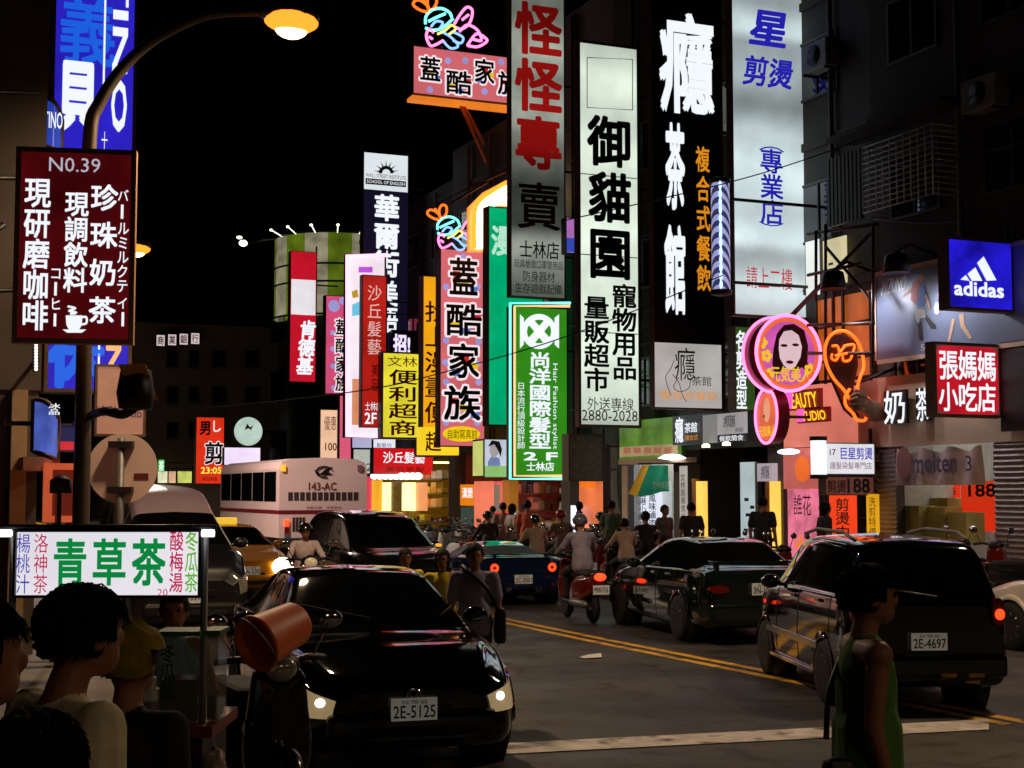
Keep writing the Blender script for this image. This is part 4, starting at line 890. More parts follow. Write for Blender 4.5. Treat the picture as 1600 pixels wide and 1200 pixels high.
t.part('drum', MB().disc(pl, c[0], c[1], R, R, -.3, .29, 32), M_dark); f_ = t.part('face_panel', MB().disc(pl, c[0], c[1], R*.92, R*.92, 0, .005, 32), lit('pale_green_face', (196, 220, 206), .85, .2))
t.part('emblem', MB().poly(pl, [pl.uv(*p) for p in ((382, 672), (386, 662), (391, 668), (396, 664), (392, 672), (388, 669))], .01, .004), KR, f_)
t.part('bracket', MB().box(c[0], FD, P.y+.1, P.y+.2, c[1]-.05, c[1]+.05), M_dark)
s = Sign('lit_awning', 'blank lilac white lit awning left of the bus roof', (350, 407, 699, 727), 16.4, .5, lit('lilac_white_face', (246, 226, 255), 1.0), M_dark, rim=.02)
for k, (x0, x1, cl, lb) in enumerate(((246, 262, (240, 240, 200), 'pale lit menu box, farthest left of the food boxes'), (263, 275, (236, 190, 150), 'peach lit menu box in the middle of the food boxes'), (277, 300, (214, 220, 110), 'lime lit menu box beside the red cutting sign'))):
    s = Sign('menu_lightbox', lb, (x0, x1, 736, 755), 15.6, .3, lit('menu_face', cl, .85, .3, (2, 2, 2)) if 0 else lit('menu_face'+'abc'[k], cl, .85, .3, (2, 2, 2)), M_dark, rim=.02, group='food menu lightboxes far down the street')
s = Sign('small_sign', 'tiny green lit sign beside the round traffic mirror', (247, 257, 718, 737), 15.7, .3, lit('neon_green_face', (90, 230, 80), .9), M_dark, rim=.02)
s.txt('茶', (248, 256, 720, 736), G_white, bold=.03)

# ================================================================ corner tower and the far block
P = at_depth(489, 768, 72); c = (P.x+1.0, P.y); R = 2.95
zt, zm, zb = at_depth(489, 366, 70).z, at_depth(489, 435, 70).z, at_depth(489, 492, 70).z
t = T('corner_tower', 'round corner tower wrapped in white and lime striped cloth, far along the right', 'building', (c[0], c[1], 0.14))
t.part('wall', MB().box(c[0]-2.2, c[0]+20, c[1], c[1]+2.5, .14, zb).lathe([(2.3, .14), (2.3, zb)], (c[0], c[1], 0), 32), M_wallB)
ms = [lit('striped_white', (186, 178, 146), .42, .5), lit('striped_lime', (116, 140, 30), .42, .5)]; mb = MB(); n = 16  # cloth's emission stands in for the floodlights shining on it
for i in range(n):
    a0, a1 = -PI+2*PI*i/n, -PI+2*PI*(i+1)/n; mb.mi = i % 2
    for k in range(3):
        z0, z1 = zb+(zt-zb)*k/3, zb+(zt-zb)*(k+1)/3
        for m_ in range(5):
            b0, b1 = a0+(a1-a0)*m_/5, a0+(a1-a0)*(m_+1)/5
            mb.quad(*[(c[0]+R*math.cos(b), c[1]+R*math.sin(b), z) for b, z in ((b0, z0), (b1, z0), (b1, z1), (b0, z1))])
t.part('striped_wrap', mb, ms)
for z in (zt+.05, zb+(zt-zb)*.62, zb+(zt-zb)*.4, zb): t.part('hoop', MB().tube([(c[0]+(R+.05)*math.cos(k*PI/20), c[1]+(R+.05)*math.sin(k*PI/20), z) for k in range(40)], .05, 6, True), M_black)
for k in range(6):
    a = PI+.25+k*.36; p = Vector((c[0]+(R+.6)*math.cos(a), c[1]+(R+.6)*math.sin(a), zt+.25))
    t.part('flood_lamp', MB().ball(p, (.08, .08, .06), 10, 6).tube([p, (c[0]+R*math.cos(a), c[1]+R*math.sin(a), zt)], .025, 5), mat('flood_white', (255, 255, 240), emit=(250, 250, 220), es=2.5))
for k in range(3): t.part('window', MB().box(c[0]-2.43, c[0]-2.38, c[1]+.5, c[1]+3, 3.5+k*3, 5+k*3), M_pane)
s = T('roof_lamp', 'pair of small white flood lamps on the tower arm', 'lamp', at_depth(378, 378, 66))
p = at_depth(380, 380, 66); s.part('lamp_head', MB().ball(p, (.2, .2, .15), 10, 6).ball(at_depth(374, 371, 66), (.14, .14, .07), 10, 6), mat('flood_white', (255, 255, 240), emit=(250, 250, 220), es=2.5))
s.part('arm', MB().tube([p, (c[0]-R, c[1], zt)], .03, 5), M_dark)
# far block
sf = 108.0; dl = at_y(196, 600, sf).x; dr = at_y(440, 600, sf).x
t = T('apartment_block', 'dim grey apartment block with dark windows at the end of the street', 'building', ((dl+dr)/2, sf, 0))
zt = at_y(330, 508, sf).z
t.part('wall', MB().box(dl, dr, sf, sf+18, 0, zt), mat('grey_render', (150, 144, 136), rough=.85, var=.2, scale=(.6, .6, .6)))
t.part('roof', MB().box(at_y(372, 500, sf).x, dr, sf+2, sf+16, zt, at_y(372, 478, sf).z), M_wallB)
for (x, w) in ((261, 16), (296, 14), (332, 20), (384, 20)):
    for (y0, y1) in ((548, 572), (604, 628), (660, 684)):
        a, b = at_y(x, y1, sf), at_y(x+w, y0, sf)
        q = t.part('window', MB().box(a.x-.12, b.x+.12, sf-.15, sf-.003, a.z-.2, a.z-.02).box(a.x-.1, a.x, sf-.08, sf-.004, a.z, b.z).box(b.x, b.x+.1, sf-.08, sf-.004, a.z, b.z), M_grey)
        t.part('pane', MB().quad((a.x, sf-.02, a.z), (b.x, sf-.02, a.z), (b.x, sf-.02, b.z), (a.x, sf-.02, b.z)), M_pane, q)
for k, (x, ch) in enumerate(((244, '商'), (262, '業'), (280, '銀'), (298, '行'))):
    s = Sign('roof_letter_box', ('leftmost of four white lit boxes on the far roof edge', 'second from left of four white lit boxes on the far roof edge', 'third from left of four white lit boxes on the far roof edge', 'rightmost of four white lit boxes on the far roof edge')[k],
             (x, x+14, 523-k, 541-k), None, .4, lit('pinkish_white_face', (228, 206, 204), .85), M_dark, plane=Pl((0, sf-.5, 0), (1, 0, 0)), rim=.03, group='four lit character boxes on the far roof')
    s.txt(ch, (x+2, x+12, 525-k, 539-k), ink('faded_red_ink', (190, 80, 90)), bold=.03)
    s.part('stand', MB().box((s.r[0]+s.r[1])/2-.05, (s.r[0]+s.r[1])/2+.05, sf-.49, sf, s.r[2]-.1, s.r[2]), M_dark)

# ================================================================ left side
LW = mat('left_wall', (92, 82, 74), rough=.85, var=.3, scale=(.8, .8, .8))
t = T('corner_building', 'dark corner building filling the left edge behind the blue sign', 'building', (-4, 18, .14))
t.part('wall', MB().box(-14, 1.6, 18, 70, 3.2, 16), LW)
t.part('pillar', MB().box(1.0, 1.58, 18.02, 18.6, .14, 3.197), M_post)
a, b = at_y(14, 830, 17.9), at_y(42, 700, 17.9); t.part('pillar', MB().box(a.x, b.x, 17.9, 18.5, .14, 3.197), mat('tan_pillar', (190, 160, 120), rough=.7))
t.part('shop_interior', MB().quad((-6, 22, .15), (1.5, 22, .15), (1.5, 22, 3.19), (-6, 22, 3.19)), M_in_dark)
q = t.part('ceiling_lamp', MB().box(-.2, 1.0, 19.4, 19.7, 3.05, 3.19), M_white); t.part('tube', MB().box(-.15, .95, 19.45, 19.65, 3.0, 3.045), mat('warm_tube_left', (255, 210, 160), emit=(255, 190, 130), es=4), q)
r0, r1 = at_y(36, 735, 17.3), at_y(94, 714, 17.3); t.part('awning', MB().box(r0.x, r1.x, 17.3, 17.98, r0.z, r1.z), mat('tan_awning', (196, 150, 100), rough=.7))
mb = MB()
for z in (4.3, 5.6, 6.6): mb.tube([(-.6, 17.8, z), (.3, 17.4, z-.1), (1.5, 17.7, z+.05)], .03, 5)
mb.box(.3, .9, 17.3, 17.9, 4.0, 4.5).tube([(.2, 17.7, 5.2), (.6, 17.3, 4.6), (1.1, 17.2, 5.0)], .04, 5); t.part('cable_clutter', mb, M_black)
# tall blue sign
d0 = 1.9; s = Sign('hanging_sign', 'tall bright blue sign with large white characters behind the lamp post', (76, 211, -70, 614), d0, .45, lit('royal_blue_face', (44, 34, 196), .85, .45, (.5, .5, .6)), M_rust, rim=.05, bracket=False)
lb = glow('sky_blue_letters', (30, 100, 232), .9)
s.txt('義', (94, 180, -6, 104), lb, bold=.03); s.txt('貝', (90, 152, 92, 208), G_white, bold=.07, off=.016)
s.txt('TINO', (176, 199, -52, 205), G_white, turn=1, bold=.04, off=.016); s.part('line', MB().slab(s.pl, s.pl.uv(163, 0)[0], s.pl.uv(166, 0)[0], s.pl.uv(164, 158)[1], s.r[3], .005, .014), G_white)
s.txt('十', (158, 168, 205, 236), G_white, off=.016); s.txt('休', (76, 160, 520, 606), lb, bold=.08); s.txt('N', (166, 188, 540, 584), mat('tan_letters', (220, 180, 130), emit=(214, 170, 120), es=.8), turn=1, bold=.05, off=.016)
s.part('line', MB().slab(s.pl, s.pl.uv(152, 600)[0], s.pl.uv(155, 600)[0], s.pl.uv(154, 604)[1], s.pl.uv(154, 535)[1], .005, .014), G_white)
s.part('bracket', MB().box(1.4, s.r[0]+.1, s.pl.o.y+.1, s.pl.o.y+.16, 4, 4.06).box(1.4, s.r[0]+.1, s.pl.o.y+.1, s.pl.o.y+.16, 7, 7.06), M_dark)
# small curved blue sign and blue strip signs on the building corner
def curved(label, R, yy, m, txt, tR, bulge=.25):
    pl = Pl((0, yy, 0), (1, 0, 0)); r = pl.rect(R); n = 10; mb = MB()
    for i in range(n+1):
        f = i/n; o = bulge*math.sin(PI*f); u = r[0]+(r[1]-r[0])*f
        mb.v += [tuple(pl.pt(u, r[2]-.1*f, o)), tuple(pl.pt(u, r[3]-.22*f*f, o))]
    for i in range(n): mb.f.append((2*i, 2*i+2, 2*i+3, 2*i+1)); mb.m.append(0); mb.sm.append(True)
    t = T('curved_sign', label, 'sign', pl.pt((r[0]+r[1])/2, r[2])); t.part('panel', mb, m)
    t.part('frame', MB().tube([mb.v[2*i+1] for i in range(n+1)]+[mb.v[2*i] for i in range(n, -1, -1)], .03, 6, True), M_rust)
    if txt: t.part('lettering', MB().text(pl, txt, pl.rect(tR), off=bulge+.02, bold=.02), G_white)
    t.part('bracket', MB().box(r[0]-.3, r[0]+.1, yy+.02, yy+.08, (r[2]+r[3])/2, (r[2]+r[3])/2+.05), M_dark)
curved('small curved blue sign in front of the tall blue sign', (60, 97, 158, 232), 18.6, lit('mid_blue_face', (44, 70, 190), .7, .2), 'TINO', (65, 94, 183, 208))
curved('curved blue and pink shop sign above the tan awning', (52, 91, 625, 706), 17.2, lit('blue_pink_face', (80, 100, 196), .75, .4, (3, 1, 3)), '冰品', (72, 90, 632, 650))
s = Sign('small_sign', 'small navy speckled sign with a red lower strip', (88, 121, 662, 706), None, .1, mat('navy_speckle', (30, 30, 70), rough=.5, emit=(50, 50, 100), es=.4), M_rust, plane=Pl((0, 18.8, 0), (1, 0, 0)), rim=.015)
s.sub((89, 120, 690, 703), lit('red_strip', (214, 50, 60), .8), .01)
s.part('bracket', MB().box(1.4, s.r[0]+.1, 18.85, 18.9, s.r[2]+.2, s.r[2]+.25), M_dark)
s = Sign('bead_sign', 'thin dark sign with a column of white lit beads at left', (52, 62, 536, 580), None, .1, M_black, M_rust, plane=Pl((0, 17.6, 0), (1, 0, 0)), rim=.01)
mb = MB()
for k in range(9): mb.ball(s.pl.pt(*s.pl.uv(56, 539+k*4.8), .03), .02, 6, 4)
s.part('bead', mb, mat('white_beads', (255, 255, 255), emit=(255, 255, 250), es=1.5)); s.part('bracket', MB().box(s.r[0]+.02, s.r[1]-.02, 17.6, 18.02, s.r[2]+.1, s.r[2]+.14), M_dark)
s = Sign('menu_board', 'tan backed board with purple writing behind the traffic mirror', (148, 228, 570, 682), None, .12, lit('tan_face', (206, 146, 116), .45, .3), M_rust, plane=Pl((0, 19.5, 0), (1, 0, 0)), rim=.03)
s.txt('冷飲冰品', (150, 222, 634, 652), ink('violet_ink', (70, 40, 110)), 'h', .01); s.part('post', MB().box((s.r[0]+s.r[1])/2-.04, (s.r[0]+s.r[1])/2+.04, 19.63, 19.7, .14, s.r[3]), M_dark)
s = Sign('glow_frame', 'orange red lit frame of a stall behind the tea cart', (71, 129, 724, 816), None, .3, mat('maroon_back', (110, 40, 34), rough=.6, emit=(120, 40, 26), es=.5), mat('lit_orange_frame', (230, 110, 70), emit=(226, 100, 60), es=.6), plane=Pl((0, 17.0, 0), (1, 0, 0)), rim=.07)
s.part('post', MB().box(s.r[0]+.1, s.r[0]+.16, 17.1, 17.2, .14, s.r[2]).box(s.r[1]-.16, s.r[1]-.1, 17.1, 17.2, .14, s.r[2]), M_dark)
s.part('machine', MB().box(s.r[0]+.1, s.r[1]-.25, 16.7, 16.99, s.r[2]-.3, s.r[2]+.32, .05).lathe([(.12, 0), (.12, .14), (.05, .2)], ((s.r[0]+s.r[1])/2-.05, 16.85, s.r[2]+.32), 14), mat('dark_machine', (60, 56, 54), rough=.5))
P = at_depth(212, 600, 15.5)
t = T('flood_lamp', 'dark hooded flood lamp with a tan edge above the traffic mirror', 'lamp', P)
t.part('lamp_head', MB().lathe([(.04, .2), (.16, .14), (.2, -.1), (.17, -.26), (.05, -.28)], P, 16), M_black)
t.part('hood', MB().quad(P+Vector((-.22, -.25, .18)), P+Vector((.05, -.25, .2)), P+Vector((.26, .1, -.16)), P+Vector((.02, .2, -.16))), mat('tan_hood', (190, 120, 70), rough=.6))
t.part('arm', MB().tube(smooth([P+Vector((0, 0, -.25)), P+Vector((-.12, .1, -.32)), P+Vector((-.3, .3, -.28)), P+Vector((-.42, 1.6, -.36))], 4), .05, 6), M_dark)
# menu sign on the lamp post
pl = Pl(at_depth(116, 380, 15.5), (math.cos(TH*.6), -math.sin(TH*.6), 0))
s = Sign('menu_sign', 'maroon drinks sign in tan frame with white columns of writing', (22, 211, 232, 537), None, .14, lit('maroon_face', (104, 12, 20), .42, .75, (.9, .9, .9)), mat('tan_frame', (168, 124, 88), rough=.6), plane=pl, rim=.055)
s.txt('N0.39', (77, 157, 247, 269), glow('dim_white_letters', (190, 190, 206), .85), bold=.0)
s.txt('現研磨咖啡', (37, 77, 277, 517), G_white, bold=.035); s.txt('現調飲料', (101, 137, 299, 458), G_white, bold=.035); s.txt('珍珠奶茶', (141, 182, 280, 514), G_white, bold=.035, gap=.3)
s.txt('バ', (184, 201, 296, 316), G_white, bold=.015); s.txt('ルミルクテ', (183, 201, 346, 458), G_white, bold=.015); s.txt('イ', (183, 200, 464, 484), G_white, bold=.015)
for (R) in ((189, 193, 320, 342), (190, 194, 488, 510)): s.sub(R, G_white, .012, 'lettering')
s.txt('コ', (78, 97, 416, 438), G_white, bold=.015); s.txt('ヒ', (78, 96, 464, 486), G_white, bold=.015); s.sub((85, 89, 441, 462), G_white, .012, 'lettering'); s.sub((84, 88, 490, 510), G_white, .012, 'lettering')
s.shape([(103, 493), (129, 493), (128, 508), (124, 515), (108, 515), (104, 508)], G_white, .012, 'cup_picture'); s.shape([(98, 515), (135, 515), (128, 520), (105, 520)], G_white, .013, 'cup_picture')
s.part('cup_picture', MB().tube(smooth([s.pl.pt(*s.pl.uv(*p), .014) for p in ((129, 496), (135, 496), (135, 505), (128, 507))], 5), .012, 5), G_white)
s.part('cup_picture', MB().tube(smooth([s.pl.pt(*s.pl.uv(*p), .014) for p in ((106, 479), (118, 482), (108, 486), (120, 489), (110, 491))], 5), .012, 5), G_white)
# round traffic mirror seen from behind
P = at_depth(190, 732, 18.5); pl = Pl(P, (math.cos(TH), -math.sin(TH), 0))
t = T('traffic_mirror', 'pale blank back of a round traffic mirror on a grey post', 'traffic mirror', (P.x, P.y, .14))
t.part('plate', MB().disc(pl, 0, 0, .44, .44, -.05, .012, 48), mat('dull_aluminium', (236, 206, 194), rough=.5, var=.1, scale=(3, 3, 3)))
t.part('post', MB().tube([pl.pt(0, .38, .04), pl.pt(0, .14-P.z, .04)], .048, 10), M_grey)
for w in (.3, -.27): t.part('clamp', MB().slab(pl, -.15, .15, w-.04, w+.04, -.03, .1), M_dark)
t.part('sticker', MB().slab(pl, .15, .33, -.14, -.06, -.034, -.0325), mat('maroon_sticker', (104, 40, 36), rough=.6))

# ================================================================ street lamps
def street_lamp(px, py, dpole, head, label, power=1.0, tint=(1.0, .70, .42)):
    t = T('street_lamp', label, 'street lamp', (dpole, head.y, .14 if dpole < 2.4 or dpole > 15 else 0), 0, 'orange street lamps')
    hx, y, hz = head; sg = 1 if hx > dpole else -1
    pts = [(dpole, y, .14), (dpole, y, 2.5), (dpole, y, hz-1.9), (dpole+sg*.12, y, hz-1.2), (dpole+(hx-dpole)*.25, y, hz-.55), (dpole+(hx-dpole)*.55, y, hz-.1), (hx-sg*.35, y, hz+.03)]
    sp = smooth(pts, 6); n = len(sp)
    t.part('pole', MB().tube(sp, .05, 12, rs=[.1-.06*i/(n-1) for i in range(n)]), mat('lamp_pole_paint', (100, 84, 70), rough=.45, metal=.3))
    t.part('lamp_shell', MB().lathe([(.02, -.4*sg), (.09, -.36*sg), (.15, -.1*sg), (.16, .12*sg), (.1, .3*sg), (.02, .34*sg)], (hx, y, hz+.06), 16, 'x'), M_grey)
    b = t.part('bulb', MB().ball((hx, y, hz-.11), (.2, .12, .13), 16, 10), mat('sodium_bulb', (255, 220, 160), emit=(255, 222, 160), es=6, sample=False))
    t.part('halo_bowl', MB().ball((hx, y, hz-.02), (.33, .19, .15), 18, 12), mat('amber_halo', (255, 130, 40), emit=(255, 128, 36), es=2.4, sample=False))  # bowl added to imitate the orange halo around the bulb
    L = bpy.data.lights.new('lamp_light', 'SPOT'); L.energy = LAMP_W*power; L.color = tint; L.shadow_soft_size = .2; L.spot_size = math.radians(165); L.spot_blend = .6
    o = bpy.data.objects.new('lamp_light', L); COL.objects.link(o); o.parent = t.e
    o.location = (hx-dpole, 0, hz-.25-t.e.location.z)
LAMP_W = 1500.0
h = at_depth(455, 30, 17.0); p = at_y(133, 500, h.y).x
street_lamp(0, 0, p, h, 'orange street lamp arching over the road at upper left', .9)
h = at_depth(214, 387, 36.0); street_lamp(0, 0, h.x-2.6, h, 'second orange street lamp whose lit head shows beside the maroon sign', 3.2, (1.0, .82, .68))
street_lamp(0, 0, 2.0, Vector((4.6, -8.0, 8.0)), 'orange street lamp behind the viewer', .35)
street_lamp(0, 0, 15.8, Vector((12.9, -6.0, 8.0)), 'orange street lamp on the right kerb behind the viewer', .5)
street_lamp(0, 0, 15.8, Vector((12.9, 11.5, 8.0)), 'orange street lamp on the right kerb outside the frame', .9)
street_lamp(0, 0, 2.0, Vector((4.5, 92.0, 9.0)), 'orange street lamp added out of view on the left kerb to light the far block', 6.0)  # added lamp, unseen, to brighten the apartment block
# cables
for pts, lb in (([(300, 640), (560, 611), (700, 580), (890, 524), (1130, 430)], 'thin cable sagging across the pink and green signs'), ([(880, 345), (1000, 318), (1143, 284), (1262, 248), (1420, 190)], 'thin cable crossing the white signs at right')):
    P = [at_depth(x, y, 24+i*.4) for i, (x, y) in enumerate(pts)]
    o = obj('cable', MB().tube(smooth(P, 8), .011, 5), M_black, None, P[0]); tag(o, lb, 'cable', 'overhead cables')
# ================================================================ vehicles
def herm(P, u):
    n = len(P)-1; i = min(int(u), n-1); t = u-i; a, b = P[i], P[i+1]
    ta = (P[i+1]-P[max(i-1, 0)])*.5*(1 if 0 < i else 1.6); tb = (P[min(i+2, n)]-P[i])*.5*(1 if i+1 < n else 1.6)
    k = .72; ta = ta*k; tb = tb*k
    return a*(2*t**3-3*t*t+1)+ta*(t**3-2*t*t+t)+b*(-2*t**3+3*t*t)+tb*(t**3-t*t)
class Shell:
    """smooth body skin through cross-sections: (y, half width, bottom z, belt z, roof half width, roof z)"""
    def __init__(s, st):
        rows = []
        for (y, w, zb, zt, wr, zr) in st:
            h = zr-zt
            rows.append(np.array([(0, y, zb), (.8*w, y, zb), (.97*w, y, zb+.07), (w, y, zb+(zt-zb)*.38), (.995*w, y, zb+(zt-zb)*.72), (.955*w, y, zt),
                                  (wr+(.94*w-wr)*.86, y, zt+h*.08), (wr, y, zr-h*.2), (.82*wr, y, zr-h*.05), (0, y, zr)], float))
        s.R = np.array(rows)
    def at(s, u, v):
        c = [herm(s.R[:, k], u) for k in range(10)]
        return herm(np.array(c), v)
    def grid(s, u0, u1, v0, v1, nu, nv, off=0.0, slant=0.0, side=1, slant1=0.0):
        P = np.zeros((nu+1, nv+1, 3))
        for j in range(nv+1):
            f = j/nv; a = u0+slant*f; b = u1+slant1*f
            for i in range(nu+1): P[i, j] = s.at(a+(b-a)*i/nu, v0+(v1-v0)*f)
        if off:
            du = np.gradient(P, axis=0); dv = np.gradient(P, axis=1); N = np.cross(dv, du); L = np.linalg.norm(N, axis=2, keepdims=True); N = N/np.maximum(L, 1e-9)
            c = np.array([0, P[..., 1].mean(), .6]); sgn = np.sign(((P-c)*N).sum(axis=2).mean()); P = P+N*off*(sgn if sgn else 1)
        P[..., 0] *= side; return P
    def mb(s, G, m=None):
        m = m or MB(); nu, nv = G.shape[0]-1, G.shape[1]-1
        m.add(G.reshape(-1, 3).tolist(), [(i*(nv+1)+j, (i+1)*(nv+1)+j, (i+1)*(nv+1)+j+1, i*(nv+1)+j+1) for i in range(nu) for j in range(nv)], True); return m
    def body(s, arches=None):
        n = s.R.shape[0]-1; m = MB()
        for sd in (1, -1):
            G = s.grid(0, n, 0, 9, n*8, 36, 0, side=sd); s.mb(G, m)
            for e in (0, -1):
                ring = G[e]; c = ring.mean(axis=0); c[0] = 0; k = len(ring); b = len(m.v)
                m.add([tuple(p) for p in ring]+[tuple(c)], [(i, i+1, k) for i in range(k-1)])
        if arches:                       # open the wheel arches
            V = np.array(m.v); w = np.abs(V[:, 0]).max(); F2 = []; S2 = []
            for f, sm in zip(m.f, m.sm):
                c = V[list(f)].mean(axis=0)
                if abs(c[0]) > .62*w and any((c[1]-y)**2+(c[2]-arches[1])**2 < (arches[1]+.055)**2 for y in arches[0]): continue
                F2.append(f); S2.append(sm)
            m.f = F2; m.sm = S2; m.m = [0]*len(F2)
        return m
    def band(s, u0, u1, v0, off, nu=8, nv=10, slant=0.0, slant1=0.0):    # across the middle, both sides in one pane
        a = s.grid(u0, u1, v0, 9, nu, nv, off, slant, 1, slant1); b = s.grid(u0, u1, v0, 9, nu, nv, off, slant, -1, slant1)
        return s.mb(np.concatenate([a, b[:, ::-1][:, 1:]], axis=1))
M_glass = mat('car_glass', (10, 11, 12), rough=.03, coat=1.0, spec=.6)
M_headoff = mat('headlight_glass', (200, 196, 180), rough=.08, metal=.6, coat=1)
M_headon = mat('headlight_lit', (255, 235, 200), emit=(255, 236, 205), es=6)
M_headdim = mat('headlight_dim', (235, 215, 180), rough=.1, metal=.5, coat=1, emit=(255, 220, 160), es=.25)
M_tailon = mat('tail_lamp_lit', (255, 70, 40), emit=(255, 60, 26), es=2.6); M_tail = mat('tail_lamp', (120, 14, 12), rough=.15, coat=1)
M_amber = mat('amber_lamp', (255, 170, 40), emit=(255, 160, 40), es=1.2)
M_plate = mat('number_plate', (214, 214, 206), rough=.4, emit=(200, 196, 180), es=.12)
def wheel(t, x, y, r, w=.19, spokes=9):
    sg = 1 if x > 0 else -1
    ty = t.part('wheel', MB().lathe([(r*.62, -w/2), (r*.93, -w/2), (r, -w*.34), (r, w*.34), (r*.93, w/2), (r*.62, w/2)], (x, y, r), 28, 'x'), M_rubber, local=True)
    m = MB(); m.lathe([(r*.58, sg*w*.1), (r*.64, sg*w*.46), (r*.6, sg*w*.5), (r*.55, sg*w*.2)], (x, y, r), 28, 'x')
    for k in range(spokes):
        a = 2*PI*k/spokes; m.tube([(x+sg*w*.38, y, r), (x+sg*w*.42, y+r*.58*math.cos(a), r+r*.58*math.sin(a))], r*.06, 5)
    m.lathe([(r*.12, sg*w*.2), (r*.12, sg*w*.46), (.005, sg*w*.5)], (x, y, r), 12, 'x')
    t.part('rim', m, M_alloy, ty, local=True)
M_alloy = mat('alloy_rim', (176, 172, 166), rough=.25, metal=.9)
def car(name, label, loc, rot, paint, st, base, R=.31, glass=None, wind=(3, 4), rear=(6, 7), side=None, lights='front', plate=None, head=None, tail=None, cat='car', mirrors=True, handle=True, pz=None, hl=None):
    t = T(name, label, cat, loc, rot); S = Shell(st); glass = glass or M_glass
    t.part('body', S.body((base, R)), paint, local=True)
    t.part('windshield', S.band(wind[0]+.12, wind[1]-.06, 6.35, .006), glass, local=True)
    if rear: t.part('rear_window', S.band(rear[0]+.08, rear[1]-.12, 6.45, .006), glass, local=True)
    for sd in (1, -1):
        for (a, b, sl, sl1) in side: t.part('side_window', S.mb(S.grid(a, b, 6.02, 6.93, 10, 4, .006, sl, sd, sl1)), glass, local=True)
        for y in base:
            w = max(p[1] for p in st); wheel(t, sd*(w-.085), y, R)
            m = MB(); n = 18; xo = sd*(w+.004)
            P = []
            for k in range(n+1):
                a = PI*k/n
                for (rr, xx) in ((R+.025, xo+sd*.002), (R+.085, xo+sd*.004), (R+.1, xo-sd*.08)): P.append((xx, y+rr*math.cos(a), R+rr*math.sin(a)))
            m.add(P, [(3*i+j, 3*i+j+1, 3*i+j+4, 3*i+j+3) for i in range(n) for j in range(2)], True); t.part('wheel_arch', m, paint, local=True)
            t.part('wheel_well', MB().lathe([(.02, xo-sd*.27), (R+.1, xo-sd*.27), (R+.1, xo-sd*.05)], (0, y, R), 24, 'x'), M_black, local=True)
        if mirrors:
            k = wind[0]+.75; p = S.at(k, 5.4); x = p[0]*sd
            t.part('wing_mirror', MB().ball((x+sd*.13, p[1]-.05, p[2]+.06), (.11, .07, .075), 12, 8).tube([(x-sd*.03, p[1]-.02, p[2]+.02), (x+sd*.08, p[1]-.04, p[2]+.04)], .02, 6), paint, local=True)
        if handle:
            for k in (4.55, 5.55):
                p = S.at(min(k, len(st)-2), 4.7); t.part('door_handle', MB().box(p[0]*sd-.012, p[0]*sd+.03*sd, p[1], p[1]+.15, p[2]-.02, p[2]+.012, .008), M_chrome, local=True)
        for u in (3.5, 4.89, 6.02):
            if u < len(st)-2: t.part('door_seam', S.mb(S.grid(u, u+.035, 2.2, 5.8, 1, 10, .003, 0, sd)), M_rubber, local=True)
        if hl: t.part('headlight', S.mb(S.grid(hl[0], hl[1], hl[2], hl[3], 6, 5, .012, 0, sd)), head or M_headoff, local=True)
    f0 = st[0]; y0 = f0[0]; w0 = f0[1]; yb = st[-1][0]; wb = st[-1][1]
    t.part('grille', MB().box(-w0*.5, w0*.5, y0-.02, y0+.05, f0[3]-.14, f0[3]-.04, .01), M_black, local=True)
    t.part('air_intake', MB().box(-w0*.8, w0*.8, y0-.058, y0+.02, f0[2]+.04, f0[2]+.1, .008), M_rubber, local=True)
    for sd in (1, -1): t.part('fog_lamp', MB().lathe([(.045, -.065), (.04, -.05), (.0, -.045)], (sd*w0*.95, y0+.02, f0[2]+.1), 14, 'y'), M_headoff, local=True)
    t.part('bumper', MB().box(-w0*1.12, w0*1.12, y0-.05, y0+.3, f0[2]+.02, f0[2]+.2, .05), paint, local=True)
    t.part('bumper', MB().box(-wb*1.06, wb*1.06, yb-.3, yb+.06, st[-1][2]+.02, st[-1][2]+.24, .05), paint, local=True)
    if plate:
        if lights == 'front': pl = Pl((0, y0-.055, 0), (1, 0, 0)); z = pz or f0[2]+.2
        else: pl = Pl((0, yb+.065, 0), (-1, 0, 0)); z = pz or .75
        q = t.part('number_plate', MB().slab(pl, -.165, .165, z, z+.155, -.02, 0), M_plate, local=True)
        t.part('lettering', MB().text(pl, plate[0], (-.15, .15, z+.02, z+.105), off=.003, bold=.02).text(pl, plate[1], (-.1, .1, z+.115, z+.145), off=.003, bold=.0, way='h'), K, q, local=True)
    for (x, z, rx, rz, m) in (tail or []):
        pl = Pl((0, yb+.02, 0), (-1, 0, 0)); t.part('tail_light', MB().disc(pl, -x, z, rx, rz, -.1, .13, 20), m, local=True)
    t.S = S; t.y0 = y0; t.yb = yb; return t
def w2(X, Y): return (X*math.cos(TH)+Y*math.sin(TH), -X*math.sin(TH)+Y*math.cos(TH))   # camera-wise sideways, depth -> street
def two_tone(m, z, col):               # darker paint below a line along the body
    nt = m.node_tree; tc = nt.nodes['Texture Coordinate']; sp = nt.nodes.new('ShaderNodeSeparateXYZ'); nt.links.new(tc.outputs['Object'], sp.inputs[0])
    gt = nt.nodes.new('ShaderNodeMath'); gt.operation = 'GREATER_THAN'; gt.inputs[1].default_value = z; nt.links.new(sp.outputs['Z'], gt.inputs[0])
    mx = nt.nodes.new('ShaderNodeMixRGB'); mx.inputs[1].default_value = lin(col); bs = nt.nodes['Principled BSDF']
    nt.links.new(bs.inputs['Base Color'].links[0].from_socket, mx.inputs[2]); nt.links.new(gt.outputs[0], mx.inputs[0]); nt.links.new(mx.outputs[0], bs.inputs['Base Color'])
